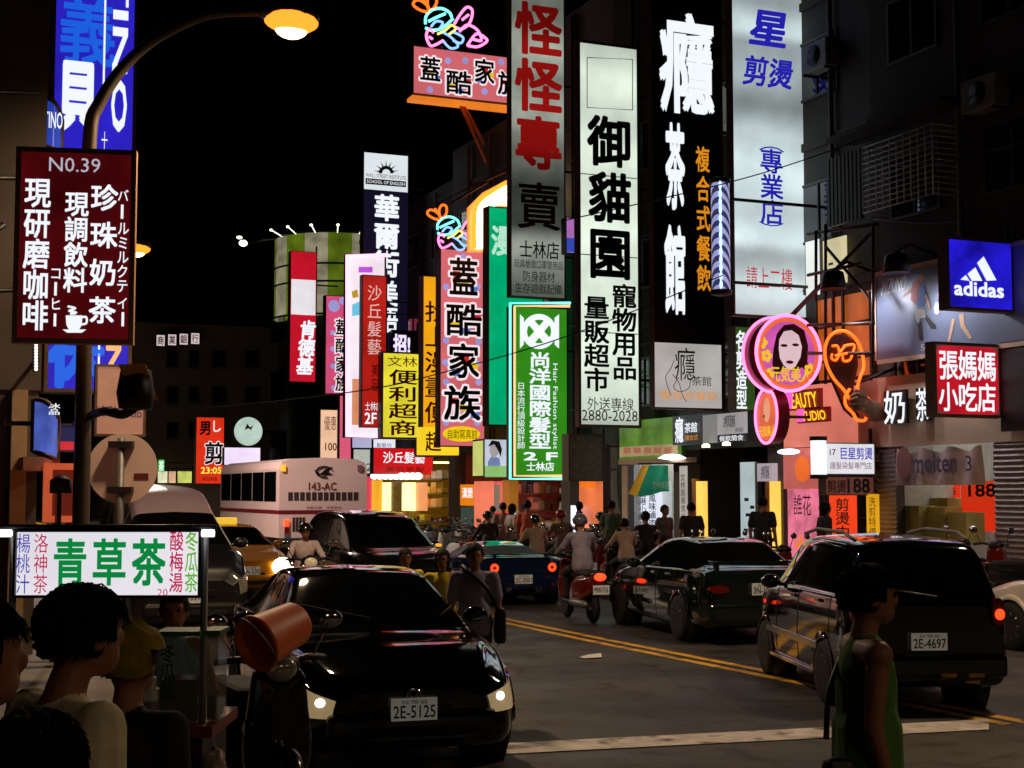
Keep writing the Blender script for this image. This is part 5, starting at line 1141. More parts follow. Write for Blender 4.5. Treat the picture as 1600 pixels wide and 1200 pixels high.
P_black = mat('black_car_paint', (7, 7, 8), rough=.06, coat=1.0, spec=.6, var=.02); P_green = mat('dark_green_car_paint', (12, 24, 18), rough=.07, coat=1.0, var=.03)
P_blue = mat('blue_car_paint', (26, 46, 88), rough=.12, metal=.4, coat=1.0, var=.03); P_white = mat('white_car_paint', (206, 196, 190), rough=.25, coat=.7, var=.03)
P_yellow = mat('yellow_taxi_paint', (176, 112, 20), rough=.25, coat=.7, var=.03); P_pearl = mat('pearl_van_paint', (172, 152, 166), rough=.35, coat=.5, var=.03); two_tone(P_pearl, 1.5, (20, 20, 24))
SED = [(-2.12, .55, .28, .56, .4, .62), (-2.0, .76, .2, .64, .58, .74), (-1.45, .86, .18, .79, .7, .87), (-.85, .87, .18, .88, .74, .96), (-.1, .88, .18, .92, .6, 1.33), (.45, .88, .18, .93, .6, 1.38), (1.05, .87, .18, .94, .57, 1.33), (1.62, .86, .2, .95, .66, 1.02), (2.0, .82, .22, .93, .64, .98), (2.13, .7, .3, .8, .55, .86)]
SIDE4 = [(3.55, 4.85, .75, .0), (4.93, 6.0, .0, -.02), (6.06, 6.75, .0, -.5)]
def scaled(st, kx=1, ky=1, kz=1): return [(a*ky, b*kx, c*kz, d*kz, e*kx, f*kz) for a, b, c, d, e, f in st]
A8 = -math.radians(6)
# black saloon coming towards the viewer
t = car('parked_car', 'black saloon at front left with number plate and two glinting headlights', (3.46+.2, 12.06, 0), A8, P_black, SED, (-1.3, 1.3), side=SIDE4, plate=('2E-5125', '台灣省'), hl=(.12, 1.3, 3.6, 5.0), head=M_headdim, pz=.42)
for sd in (1, -1):
    p = t.S.at(.7, 4.5); t.part('headlight_bulb', MB().ball((p[0]*sd*.93, p[1]-.02, p[2]-.01), (.045, .03, .035), 10, 8), M_headon, local=True)
t.part('emblem', MB().tube([(.055*math.cos(a*PI/10), -2.16, .58+.055*math.sin(a*PI/10)) for a in range(20)], .007, 5, True).tube([(-.03, -2.16, .62), (-.012, -2.16, .56), (0, -2.16, .59), (.012, -2.16, .56), (.03, -2.16, .62)], .006, 5), M_chrome, local=True)
for sd in (1, -1): t.part('bonnet_seam', t.S.mb(t.S.grid(.9, 2.85, 5.75, 5.82, 10, 1, .003, 0, sd)), M_rubber, local=True); t.part('wiper', MB().tube([tuple(t.S.at(3.15, 8.2 if sd > 0 else 8.9)*np.array([sd, 1, 1])+np.array([0, -.02, .02])), tuple(t.S.at(3.42, 7.0 if sd > 0 else 8.0)*np.array([sd, 1, 1])+np.array([0, -.02, .02]))], .008, 5), M_rubber, local=True)
t.part('window_trim', MB().tube([tuple(t.S.at(u, 5.9)*np.array([-1, 1, 1])+np.array([-.012, 0, 0])) for u in np.linspace(3.6, 6.7, 16)], .012, 5), M_chrome, local=True)
# black people carrier seen from behind at right
SUV = [(-1.85, .5, .3, .6, .4, .68), (-1.75, .68, .22, .72, .55, .82), (-1.35, .76, .2, .88, .62, .96), (-.95, .77, .2, .95, .66, 1.03), (-.3, .77, .2, 1.0, .58, 1.52), (.3, .77, .2, 1.02, .58, 1.6), (1.35, .77, .2, 1.03, .58, 1.58), (1.68, .77, .22, 1.03, .58, 1.5), (1.84, .75, .24, 1.0, .6, 1.08), (1.88, .7, .3, .88, .56, .98)]
c = w2(3.66, 15.45)
t = car('moving_car', 'black people carrier at right seen from behind with white number plate', (c[0], c[1], 0), PI-TH+math.radians(4), P_black, SUV, (-1.15, 1.15), R=.3, side=[(3.55, 4.85, .75, 0), (4.93, 5.9, 0, 0), (5.98, 6.9, 0, -.2)], rear=(7, 8), lights='rear', plate=('2E-4697', '台灣省'), pz=.58,
        tail=[(.66, .92, .06, .13, M_tail), (-.66, .92, .06, .13, M_tail)])
t.part('brake_light', MB().disc(Pl((0, 1.91, 0), (-1, 0, 0)), .665, .9, .045, .05, 0, .03, 14), M_tailon, local=True)
t.part('side_moulding', MB().box(-.792, -.77, -1.0, 1.0, .5, .57, .008), M_chrome, local=True); t.part('side_moulding', MB().box(.77, .792, -1.0, 1.0, .5, .57, .008), M_chrome, local=True)
t.part('sill_strip', MB().box(.75, .79, -.85, .85, .25, .29, .008).box(-.79, -.75, -.85, .85, .25, .29, .008), M_chrome, local=True)
t.part('roof_rail', MB().tube([(.55, -.2, 1.58), (.56, .3, 1.64), (.56, 1.2, 1.63), (.54, 1.5, 1.56)], .018, 6), M_grey, local=True); t.part('roof_rail', MB().tube([(-.55, -.2, 1.58), (-.56, .3, 1.64), (-.56, 1.2, 1.63), (-.54, 1.5, 1.56)], .018, 6), M_grey, local=True)
t.part('wiper', MB().tube([(-.1, 1.88, 1.06), (.3, 1.86, 1.12)], .01, 5), M_grey, local=True)
# dark green saloon
c = w2(2.79, 21.65)
t = car('moving_car', 'dark green saloon with one lit tail lamp driving before the black carrier', (c[0], c[1], 0), PI-math.radians(8.9), P_green, SED, (-1.3, 1.3), side=SIDE4, lights='rear', plate=('3N-1828', '台灣省'), pz=.66, tail=[(.62, .74, .14, .05, M_tail), (-.62, .74, .14, .05, M_tail)])
t.part('brake_light', MB().disc(Pl((0, 2.165, 0), (-1, 0, 0)), .6, .74, .09, .035, 0, .02, 16), M_tailon, local=True)
t.part('spoiler', MB().box(-.66, .66, 1.86, 2.06, 1.07, 1.1, .012).box(-.6, -.55, 1.9, 2.0, .98, 1.075).box(.55, .6, 1.9, 2.0, .98, 1.075), P_green, local=True)
# blue sports car
SPO = [(-1.85, .5, .2, .5, .4, .56), (-1.75, .74, .14, .58, .55, .66), (-1.3, .84, .13, .68, .66, .76), (-.7, .85, .13, .74, .7, .8), (-.05, .84, .13, .78, .52, 1.06), (.3, .84, .13, .8, .5, 1.1), (.75, .85, .14, .82, .48, 1.04), (1.3, .86, .15, .83, .62, .88), (1.7, .82, .2, .8, .6, .86), (1.82, .74, .28, .72, .56, .8)]
c = w2(-.42, 27.9)
t = car('moving_car', 'low blue sports car with two round lit tail lamps', (c[0], c[1], 0), PI-.06, P_blue, SPO, (-1.15, 1.12), R=.3, side=[(3.6, 5.2, .7, 0)], rear=(6, 7), lights='rear', plate=('2C-0001', '台灣省'), pz=.4, glass=mat('dull_black_glass', (10, 10, 11), rough=.35, spec=.2),
        tail=[(.54, .68, .085, .085, M_tail), (-.54, .68, .085, .085, M_tail)], handle=False)
for sd in (1, -1):
    pl = Pl((0, 1.86, 0), (-1, 0, 0))
    t.part('lamp_ring', MB().tube([pl.pt(sd*.54+.055*math.cos(a*PI/12), .68+.055*math.sin(a*PI/12), .02) for a in range(24)], .022, 6, True), M_tailon, local=True)
    t.part('reflector', MB().disc(pl, sd*.55, .38, .035, .03, .02, .02, 12), M_tail, local=True); t.part('exhaust_pipe', MB().lathe([(.05, 1.8), (.05, 1.92), (.04, 1.92)], (sd*.28, 0, .3), 14, 'y'), M_chrome, local=True)
t.part('spoiler', MB().box(-.6, .6, 1.62, 1.8, .9, .925, .01).box(-.5, -.46, 1.66, 1.74, .84, .902).box(.46, .5, 1.66, 1.74, .84, .902), P_blue, local=True)
# dark people mover coming on in the inner lane
VAN = [(-2.1, .6, .3, .68, .45, .76), (-2.0, .78, .22, .8, .6, .92), (-1.6, .86, .2, .96, .7, 1.06), (-1.2, .88, .2, 1.02, .74, 1.12), (-.35, .88, .2, 1.05, .66, 1.6), (.3, .88, .2, 1.06, .66, 1.7), (1.4, .88, .2, 1.06, .65, 1.69), (1.9, .87, .22, 1.06, .63, 1.55), (2.08, .85, .25, 1.0, .66, 1.1), (2.12, .78, .3, .9, .6, 1.0)]
p = at_depth(655, 830, 23.3)
t = car('moving_car', 'dark people mover behind the walkers with an orange mirror lamp', (p.x-.1, p.y+2.1, 0), 0, mat('deep_grey_paint', (20, 20, 20), rough=.1, coat=1.0, var=.02), scaled(VAN, .94), (-1.35, 1.35), side=[(3.55, 4.85, .75, 0), (4.93, 5.95, 0, 0), (6.03, 6.9, 0, -.2)], rear=(7, 8), plate=('8F-2207', '台灣省'), hl=(.4, 1.4, 3.8, 5.1))
p2 = t.S.at(3.75, 5.4); t.part('mirror_lamp', MB().ball((p2[0]+.17, p2[1]-.12, p2[2]+.06), (.06, .03, .03), 10, 6), M_amber, local=True)
# pale high-roof van behind the black saloon
HI = [(-2.2, .6, .3, .72, .45, .8), (-2.1, .78, .22, .86, .6, .98), (-1.75, .84, .2, 1.08, .68, 1.18), (-1.45, .85, .2, 1.14, .7, 1.24), (-.75, .86, .2, 1.2, .6, 1.74), (-.1, .86, .2, 1.2, .58, 2.06), (1.3, .86, .2, 1.2, .6, 2.14), (1.95, .86, .22, 1.2, .6, 2.06), (2.15, .84, .25, 1.15, .64, 1.3), (2.2, .78, .3, 1.0, .6, 1.1)]
t = car('parked_van', 'pale high roofed van half hidden behind the round traffic mirror', (3.85, 22.6, 0), 0, P_pearl, HI, (-1.4, 1.35), side=[(3.5, 4.4, .5, 0), (4.5, 5.7, 0, 0), (5.8, 6.9, 0, -.1)], rear=(7, 8), plate=('6J-3371', '台灣省'), hl=(.4, 1.4, 3.8, 5.1), cat='van')
# yellow taxi
p = at_depth(392, 850, 27.5)
t = car('moving_taxi', 'yellow taxi far left with one glaring headlight', (p.x, p.y+2.1, 0), 0, P_yellow, SED, (-1.3, 1.3), side=SIDE4, plate=('7A-530', '台灣省'), hl=(.35, 1.35, 3.7, 5.1), cat='taxi')
t.part('headlight_bulb', MB().ball((.6, -2.14, .62), (.2, .06, .17), 14, 8), mat('glaring_headlight', (255, 240, 220), emit=(255, 238, 210), es=20), local=True)
t.part('roof_lamp', MB().box(-.25, .25, .2, .34, 1.37, 1.5, .03), mat('taxi_roof_lamp', (250, 220, 90), emit=(250, 200, 60), es=.8), local=True)
# white car at the right edge
t = car('parked_car', 'white car parked at the right edge beyond the black carrier', (14.1, 13.7, 0), PI, P_white, SED, (-1.3, 1.3), side=SIDE4, lights='rear', plate=('5K-9016', '台灣省'), pz=.66, tail=[(.6, .74, .14, .06, M_tail), (-.6, .74, .14, .06, M_tail)])

# ---- bus
P = at_depth(436, 800, 39.5); Q = at_y(573, 800, P.y); bw = (Q.x-P.x); bx = P.x+bw/2; by = P.y; BL = 7.6
zr = at_depth(505, 716, 39.5).z
t = T('city_bus', 'white city bus with a red stripe seen from behind', 'bus', (bx, by, 0)); M_bus = mat('bus_white', (240, 206, 204), rough=.4, coat=.3, var=.05, scale=(1, 1, 1))
h = bw/2; z1 = .78
prof = [(-h, z1), (-h, zr-.28), (-h+.07, zr-.1), (-h+.3, zr-.01), (0, zr+.03), (h-.3, zr-.01), (h-.07, zr-.1), (h, zr-.28), (h, z1)]
mb = MB(); vs = []
for y in (by, by+BL): vs += [(bx+x, y, z) for x, z in prof]
n = len(prof); mb.add(vs, [tuple(range(n))[::-1], tuple(range(n, 2*n))]+[(i, (i+1) % n, n+(i+1) % n, n+i) for i in range(n)])
t.part('body', mb, M_bus)
t.part('skirt', MB().box(bx-h+.03, bx+h-.03, by+.03, by+BL, .3, z1-.002), M_black)
pl = Pl((0, by, 0), (1, 0, 0)); m_red = mat('bus_red', (120, 26, 40), rough=.4)
zz = lambda y: pl.uv(505, y)[1]; xx = lambda x: pl.uv(x, 800)[0]
t.part('stripe', MB().slab(pl, bx-h-.004, bx+h+.004, zz(803), zz(797), -.02, .004).box(bx-h-.006, bx-h+.01, by+.02, by+BL, zz(803), zz(797)), m_red)
lv = mat('louvre_dark', (60, 46, 46), rough=.6)
mb = MB()
for k in range(12): mb.slab(pl, xx(450+k*9.3), xx(457+k*9.3), zz(782), zz(769), -.01, .006)
t.part('louvre', mb, lv)
mb = MB()
for k in range(4): mb.slab(pl, xx(457+k*5.2), xx(461+k*5.2), zz(830), zz(808), -.01, .006)
t.part('louvre', mb, lv)
t.part('lettering', MB().text(pl, '143-AC', (xx(482), xx(525), zz(766), zz(754)), off=.006, bold=.03), ink('brown_bus_ink', (120, 70, 56)))
t.part('lettering', MB().text(pl, '市區公車 注意安全', (xx(478), xx(534), zz(795), zz(791)), off=.006, way='h'), m_red)
t.part('emblem', MB().poly(pl, [(xx(a), zz(b)) for a, b in ((489, 734), (500, 740), (508, 733), (519, 729), (512, 737), (520, 742), (506, 743), (495, 741))], .005, .002).tube([pl.pt(xx(a), zz(b), .008) for a, b in ring_pts(506, 737, 13, 8, 24, .4, 5.0)], .02, 5), K)
for (x, y, m) in ((442, 732, M_amber), (561, 731, M_tail), (448, 817, M_tailon), (448, 828, M_tail), (448, 838, M_grey), (562, 817, M_tail), (428, 848, M_tailon)):
    if x == 428: continue
    t.part('tail_light', MB().slab(pl, xx(x)-.06, xx(x)+.06, zz(y)-.08, zz(y)+.08, -.02, .03), m)
q = t.part('number_plate', MB().slab(pl, xx(497), xx(516), zz(830), zz(822), -.01, .012), mat('green_plate', (70, 70, 60), rough=.5)); t.part('lettering', MB().text(pl, '143-AC', (xx(499), xx(514), zz(829), zz(823)), off=.018), M_white, q)
t.part('route_label', MB().slab(pl, xx(498), xx(515), zz(811), zz(804), -.01, .008), mat('ochre_label', (190, 130, 30), rough=.5)); t.part('plate_lamp', MB().ball(pl.pt(xx(506), zz(820), .03), (.12, .04, .05), 10, 6), mat('plate_lamp_glow', (255, 240, 210), emit=(255, 230, 190), es=2))
z0, z2 = 1.75, zr-.35
for k in range(5):
    y0 = by+.35+k*1.44; t.part('side_window', MB().box(bx-h-.008, bx-h+.01, y0, y0+1.36, z0, z2), M_glass)
    t.part('side_window', MB().box(bx+h-.01, bx+h+.008, y0, y0+1.36, z0, z2), M_glass)
for yy in (by+2.2, by+6.0):
    for sx in (-1, 1): t.part('wheel', MB().lathe([(.1, sx*.02), (.4, sx*.02), (.46, sx*.1), (.46, sx*.26), (.3, sx*.27), (.26, sx*.2)], (bx+sx*(h-.26), yy, .46), 24, 'x'), M_rubber)
t.part('bumper', MB().box(bx-h+.02, bx+h-.02, by-.06, by+.03, .5, z1-.006, .03), mat('bus_bumper', (44, 42, 46), rough=.5))

# ---- scooters
def scooter(label, loc, rot, paint, lit_tail=False, head=None, plate='AB3-271', group='scooters parked along the right kerb', name='parked_scooter'):
    t = T(name, label, 'scooter', loc, rot, group)
    for y in (-.62, .58):
        w = t.part('wheel', MB().lathe([(.13, -.045), (.19, -.05), (.225, -.02), (.225, .02), (.19, .05), (.13, .045)], (0, y, .225), 20, 'x'), M_rubber, local=True)
        m = MB().lathe([(.03, -.05), (.03, .05)], (0, y, .225), 10, 'x')
        for k in range(5): m.tube([(0, y, .225), (0, y+.14*math.cos(k*1.257), .225+.14*math.sin(k*1.257))], .014, 5)
        t.part('rim', m, M_alloy, w, local=True)
    S = Shell([(-.1, .12, .3, .36, .1, .4), (.0, .19, .27, .5, .13, .62), (.2, .2, .26, .62, .15, .7), (.5, .17, .36, .66, .13, .74), (.8, .1, .5, .7, .08, .78), (.9, .05, .58, .7, .04, .76)])
    t.part('body', S.body(), paint, local=True)
    t.part('floorboard', MB().box(-.17, .17, -.42, .06, .26, .33, .03), M_black, local=True)
    F_ = Shell([(-.56, .06, .42, .6, .05, .86), (-.5, .2, .36, .66, .16, .96), (-.4, .19, .34, .66, .14, .98), (-.36, .1, .36, .62, .08, .92)])
    t.part('front_shield', F_.body(), paint, local=True)
    t.part('front_fender', MB().tube(smooth([(0, -.86, .3), (0, -.78, .44), (0, -.62, .49), (0, -.46, .42)], 4), .07, 8), paint, local=True)
    t.part('fork', MB().tube([(0, -.62, .225), (0, -.44, .9)], .03, 8), M_grey, local=True)
    t.part('seat', MB().box(-.14, .14, -.02, .72, .7, .8, .045), M_rubber, local=True)
    t.part('handlebar', MB().tube(smooth([(-.34, -.3, 1.0), (-.2, -.4, 1.02), (0, -.44, .98), (.2, -.4, 1.02), (.34, -.3, 1.0)], 4), .022, 7).ball((0, -.46, .98), (.14, .1, .1), 12, 8), M_black, local=True)
    for sd in (-1, 1):
        q = t.part('mirror', MB().ball((sd*.36, -.36, 1.24), (.08, .02, .055), 12, 6).tube([(sd*.24, -.38, 1.02), (sd*.34, -.37, 1.22)], .008, 5), M_chrome, local=True)
    t.part('headlight', MB().ball((0, -.54, .97), (.1, .05, .075), 12, 8), head or M_headoff, local=True)
    t.part('tail_light', MB().ball((0, .9, .72), (.1, .04, .06), 12, 8), M_tailon if lit_tail else M_tail, local=True)
    pl = Pl((0, .95, 0), (-1, 0, 0)); q = t.part('number_plate', MB().slab(pl, -.13, .13, .46, .6, -.01, 0), M_plate, local=True)
    t.part('lettering', MB().text(pl, plate, (-.11, .11, .49, .57), off=.003, bold=.02), K, q, local=True)
    t.part('exhaust_pipe', MB().lathe([(.03, .1), (.06, .2), (.06, .75), (.03, .82)], (.2, 0, .3), 12, 'y'), M_grey, local=True)
    return t
cols = [mat('scooter_black', (24, 24, 26), rough=.2, coat=.8), mat('scooter_silver', (130, 130, 134), rough=.3, metal=.5, coat=.5), mat('scooter_red', (110, 22, 22), rough=.2, coat=.8), mat('scooter_green', (30, 60, 40), rough=.2, coat=.8), mat('scooter_white', (170, 166, 160), rough=.3, coat=.6)]
cn = ['black', 'silver grey', 'dark red', 'dark green', 'off white']
protos = []; random.seed(11); idx = 0; cnt = {}
ordn = ['nearest', 'second', 'third', 'fourth', 'fifth', 'sixth', 'seventh', 'eighth']
for i in range(27):
    k = i % 5 if random.random() < .5 else 0
    s_ = 20.5+i*1.0+random.uniform(-.15, .15); x = 14.45+random.uniform(-.15, .15); r = PI/2*1.0+random.uniform(-.3, .3)+ (PI if random.random() < .2 else 0)
    cnt[k] = cnt.get(k, 0)+1
    lb = '%s %s scooter from the near end of the kerb row' % (ordn[cnt[k]-1] if cnt[k] <= 8 else ('%dth' % cnt[k]), cn[k])
    pr = [p for p in protos if p[0] == k]
    if pr: dup(pr[0][1].e, (x, s_, 0), r, lb)
    else:
        t = scooter(lb, (x, s_, 0), r, cols[k]); protos.append((k, t))
for j in range(10):
    k = j % len(protos); dup(protos[k][1].e, (13.35+random.uniform(-.2, .2), 25.0+j*1.35+random.uniform(-.2, .2), 0), random.uniform(2.6, 3.4), '%s scooter from the near end of the outer row, %s one' % ((ordn+['ninth', 'tenth'])[j], cn[protos[k][0]]))
for j, (x, s_, r, lb) in enumerate(((16.6, 18.2, 1.3, 'scooter on the pavement before the sports shop, right one'), (16.5, 19.4, 1.8, 'scooter on the pavement before the sports shop, middle one'), (16.7, 20.6, 1.5, 'scooter on the pavement before the sports shop, left one'))):
    dup(protos[j % len(protos)][1].e, (x, s_, .14), r, lb)
# ================================================================ people
def gtag(P, prims):
    best = np.full(len(P), 1e9); tg = np.zeros(len(P), int)
    for pr in prims:
        if pr[0] == 'c':
            _, p, q, r0, r1, t = pr; p = np.array(p, float); q = np.array(q, float); d = q-p; L = (d*d).sum()+1e-12
            f = np.clip(((P-p)@d)/L, 0, 1); dist = np.linalg.norm(P-(p+f[:, None]*d), axis=1)-(r0+(r1-r0)*f)
        else:
            _, c, r, t = pr; c = np.array(c, float); r = np.array(r, float); dist = (np.linalg.norm((P-c)/r, axis=1)-1)*r.min()
        m = dist < best; best[m] = dist[m]; tg[m] = t
    return tg
M_skin = mat('skin', (158, 106, 80), rough=.55, var=.08); M_hair = mat('black_hair', (14, 12, 11), rough=.7, spec=.2, var=.3, scale=(60, 60, 8)); M_shoe = mat('dark_shoes', (30, 28, 28), rough=.5); M_eye = mat('eye_dark', (20, 16, 14), rough=.2)
def hand(prims, w, d, side, s, curl=.35, tagv=0, roll=0.0):
    """palm, four unequal bent fingers and a thumb, from wrist w along direction d"""
    w = Vector(w); d = Vector(d).normalized(); a = Vector((0, -1, 0)) if abs(d.y) < .8 else Vector((0, 0, 1))
    a = (a-d*a.dot(d)).normalized(); b = d.cross(a)*side            # a: towards the thumb side, b: towards the palm
    if roll: R_ = Matrix.Rotation(roll, 3, d); a = R_@a; b = R_@b
    e = w+d*.085*s
    prims.append(('c', w, w+d*.05*s, .027*s, .03*s, tagv)); prims.append(('c', w+d*.05*s+a*.016*s, e+a*.022*s, .02*s, .017*s, tagv)); prims.append(('c', w+d*.05*s-a*.016*s, e-a*.024*s, .02*s, .016*s, tagv))
    for k, L in enumerate((.072, .08, .074, .058)):
        p0 = e+a*(.03-.02*k)*s; d1 = (d+b*curl*.6).normalized(); p1 = p0+d1*L*.45*s; d2 = (d+b*curl*1.6).normalized(); p2 = p1+d2*L*.32*s; d3 = (d+b*curl*3).normalized(); p3 = p2+d3*L*.25*s
        for (q0, q1, r) in ((p0, p1, .0095), (p1, p2, .0085), (p2, p3, .0078)): prims.append(('c', q0, q1, r*s, r*.93*s, tagv))
    t0 = w+d*.03*s+a*.028*s; t1 = t0+(d*.7+a*.75+b*.3).normalized()*.042*s; t2 = t1+(d+a*.25+b*.4).normalized()*.032*s
    prims.append(('c', t0, t1, .014*s, .011*s, tagv)); prims.append(('c', t1, t2, .0105*s, .0085*s, tagv))
def person(label, loc, rot, H=1.68, shirt=(150, 150, 150), pants=(40, 40, 46), pose=None, sleeve='short', hair='short', vox=.016, shirtmat=None, helmet=None, eyes=False, group=None, skin=None, bag=None, female=False, shorts=False, curl=.35):
    s = H/1.7; J = dict(pel=(0, 0, .93), bel=(0, 0, 1.1), che=(0, 0, 1.27), nek=(0, .01, 1.42), hed=(0, -.02, 1.59))
    for n_, sd in (('L', 1), ('R', -1)):
        J['sh'+n_] = (sd*(.175 if not female else .155), 0, 1.385); J['el'+n_] = (sd*.225, .03, 1.12); J['wr'+n_] = (sd*.235, -.04, .88)
        J['hp'+n_] = (sd*.085, 0, .92); J['kn'+n_] = (sd*.095, -.015, .5); J['an'+n_] = (sd*.095, .03, .085); J['to'+n_] = (sd*.11, -.13, .035)
    if pose: J.update(pose)
    J = {k: Vector(v)*s for k, v in J.items() if k != 'turn'}
    P = []; sk, sh, pa, so = 0, 1, 2, 3
    fw = 1 if not female else .9
    P += [('e', J['che'], Vector((.165*fw, .112, .19))*s, sh), ('e', J['bel'], Vector((.14*fw, .105, .17))*s, sh), ('e', J['pel'], Vector((.155, .118, .13))*s, pa), ('c', J['bel']+Vector((.035*s, 0, 0)), J['pel']+Vector((.055, 0, -.02))*s, .125*s, .123*s, sh), ('c', J['bel']-Vector((.035*s, 0, 0)), J['pel']+Vector((-.055, 0, -.02))*s, .125*s, .123*s, sh),
          ('c', J['che'], J['bel'], .12*s, .118*s, sh), ('c', J['bel'], J['pel'], .118*s, .125*s, sh)]
    nb = J['nek']; hd = J['hed']; up = (hd-nb).normalized()
    P += [('c', nb-up*.03*s, hd-up*.06*s, .056*s, .048*s, sk), ('e', hd, Vector((.074, .094, .108))*s, sk)]
    R_ = Matrix.Rotation(pose.get('turn', 0) if pose and not isinstance(pose.get('turn', 0), tuple) else 0, 3, 'Z') if pose else Matrix.Identity(3)
    f = lambda x, y, z: hd+R_@(Vector((x, y, z))*s)
    P += [('e', f(0, -.04, -.055), Vector((.054, .056, .052))*s, sk), ('e', f(0, -.096, -.012), Vector((.014, .02, .026))*s, sk), ('e', f(0, -.082, -.052), Vector((.026, .016, .012))*s, sk),
          ('e', f(.076, .004, -.01), Vector((.012, .022, .03))*s, sk), ('e', f(-.076, .004, -.01), Vector((.012, .022, .03))*s, sk), ('e', f(0, -.08, .03), Vector((.055, .018, .012))*s, sk)]
    for n_, sd in (('L', 1), ('R', -1)):
        a, b, c = J['sh'+n_], J['el'+n_], J['wr'+n_]
        P += [('c', nb-up*.04*s, a, .062*s, .058*s, sk if sleeve == 'tank' else sh)]
        if sleeve == 'tank': P += [('c', a, b, .046*s, .038*s, sk), ('c', b, c, .037*s, .027*s, sk)]
        elif sleeve == 'short':
            m = a+(b-a)*.66; P += [('c', a, m, .066*s, .068*s, sh), ('c', a, b, .046*s, .04*s, sk), ('c', b, c, .038*s, .028*s, sk)]
        else: P += [('c', a, b, .06*s, .05*s, sh), ('c', b, b+(c-b)*.92, .049*s, .04*s, sh), ('c', b, c, .036*s, .028*s, sk)]
        hand(P, c, c-b, sd, s, curl)
        h_, k_, an, to = J['hp'+n_], J['kn'+n_], J['an'+n_], J['to'+n_]
        P += [('c', h_, k_, .09*s, .064*s, pa), ('c', k_, an, .06*s, .04*s, sk if shorts else pa), ('c', an-Vector((0, 0, .03*s)), to, .046*s, .036*s, so)]
    m = MB()
    for p in P:
        if p[0] == 'c': m.capsule(p[1], p[2], p[3], p[4], 10)
        else: m.ball(p[1], p[2], 14, 10)
    me = m.mesh('person', M_skin); o = bpy.data.objects.new('tmp', me); COL.objects.link(o)
    r = o.modifiers.new('r', 'REMESH'); r.mode = 'VOXEL'; r.voxel_size = vox*s; r.use_smooth_shade = True
    q = o.modifiers.new('s', 'SMOOTH'); q.iterations = 3; q.factor = .5
    me2 = bpy.data.meshes.new_from_object(o.evaluated_get(bpy.context.evaluated_depsgraph_get()))
    bpy.data.objects.remove(o); bpy.data.meshes.remove(me); me2.name = 'person'
    V = np.empty(len(me2.vertices)*3); me2.vertices.foreach_get('co', V); V = V.reshape(-1, 3)
    C = np.array([V[list(p.vertices)].mean(axis=0) for p in me2.polygons])
    tg = gtag(C, P)
    me2.materials.clear()
    key = 'cloth_%d_%d_%d' % shirt; kp = 'trousers_%d_%d_%d' % pants
    for mm in (skin or M_skin, shirtmat or mat(key, shirt, rough=.85, var=.15, scale=(14, 14, 14), bump=.2), mat(kp, pants, rough=.85, var=.2, scale=(12, 12, 12)), M_shoe): me2.materials.append(mm)
    me2.polygons.foreach_set('material_index', tg.tolist()); me2.polygons.foreach_set('use_smooth', [True]*len(tg)); me2.update()
    o = bpy.data.objects.new('person', me2); COL.objects.link(o); o.location = loc; o.rotation_euler = (0, 0, rot); tag(o, label, 'person', group)
    random.seed(hash(label) % 1000 if 0 else len(label))
    # hair or helmet
    hb = MB()
    if helmet:
        b = MB().ball((0, .005, .03), (.118, .135, .118), 20, 14)
        keep = [f_ for f_ in b.f if not (np.mean([b.v[i][2] for i in f_]) < -.02 or (np.mean([b.v[i][1] for i in f_]) < -.05 and np.mean([b.v[i][2] for i in f_]) < .05))]
        b.f = keep; b.m = [0]*len(keep); b.sm = [True]*len(keep)
        b.v = [tuple(f(*p)) for p in b.v]; q = obj('helmet', b, helmet, o)
        v_ = MB(); v_.tube([f(.11*math.cos(a), -.02-.115*math.sin(a), .045) for a in np.linspace(.1, PI-.1, 10)], .012*s, 5); 
        obj('visor', v_, M_black, q)
    else:
        b = MB().ball((0, .014, .018), (.088, .108, .106), 22, 16)
        rr = random.Random(5)
        b.v = [(x*(1+rr.uniform(-.03, .07)), y*(1+rr.uniform(-.03, .07)), z*(1+rr.uniform(-.02, .05))) for x, y, z in b.v]
        lowz = {'short': -.03, 'long': -.2, 'bun': -.03}[hair]
        if hair == 'long': b.v = [(x*(1.05 if z < 0 else 1), max(y, .0) if z < -.03 else y, z if z > -.03 else z*2.0-.0) for x, y, z in b.v]
        keep = []
        for f_ in b.f:
            cx, cy, cz = np.mean([b.v[i] for i in f_], axis=0)
            if cy < -.045 and cz < .055: continue
            if hair != 'long' and cz < -.035: continue
            if hair == 'short' and cy < .0 and cz < .0: continue
            keep.append(f_)
        b.f = keep; b.m = [0]*len(keep); b.sm = [True]*len(keep)
        cs = [np.mean([b.v[i] for i in f_], axis=0) for f_ in keep]
        for k in range(2600 if vox < .011 else 0):        # loose strands over the cap
            p = Vector(cs[rr.randrange(len(cs))])+Vector((rr.uniform(-.008, .008), rr.uniform(-.008, .008), 0)); nn = p.normalized(); g_ = Vector((rr.uniform(-.35, .35), rr.uniform(-.1, .6), -1)); g_ = (g_-nn*g_.dot(nn)).normalized()
            L = rr.uniform(.025, .055) if p.z > .03 else rr.uniform(.012, .03); lift = rr.uniform(.001, .006)
            b.tube([p*.99, p+g_*L*.5+nn*lift, p+g_*L-nn*.006], .005, 3, rs=[.0036, .003, .0008])
        if hair == 'bun': b.ball((0, .12, .06), (.045, .045, .045), 12, 8)
        b.v = [tuple(f(*p)) for p in b.v]; obj('hair', b, M_hair, o)
    if eyes:
        for x in (.03, -.03): obj('eye', MB().ball(f(x, -.089, .008), .0085*s, 8, 6), M_eye, o)
    return o, J, f
def cam_at(px, Y, z=0.0): p = at_depth(px, 768, Y); return (p.x, p.y, z)
A = math.radians
def face(a): return A(a)-TH
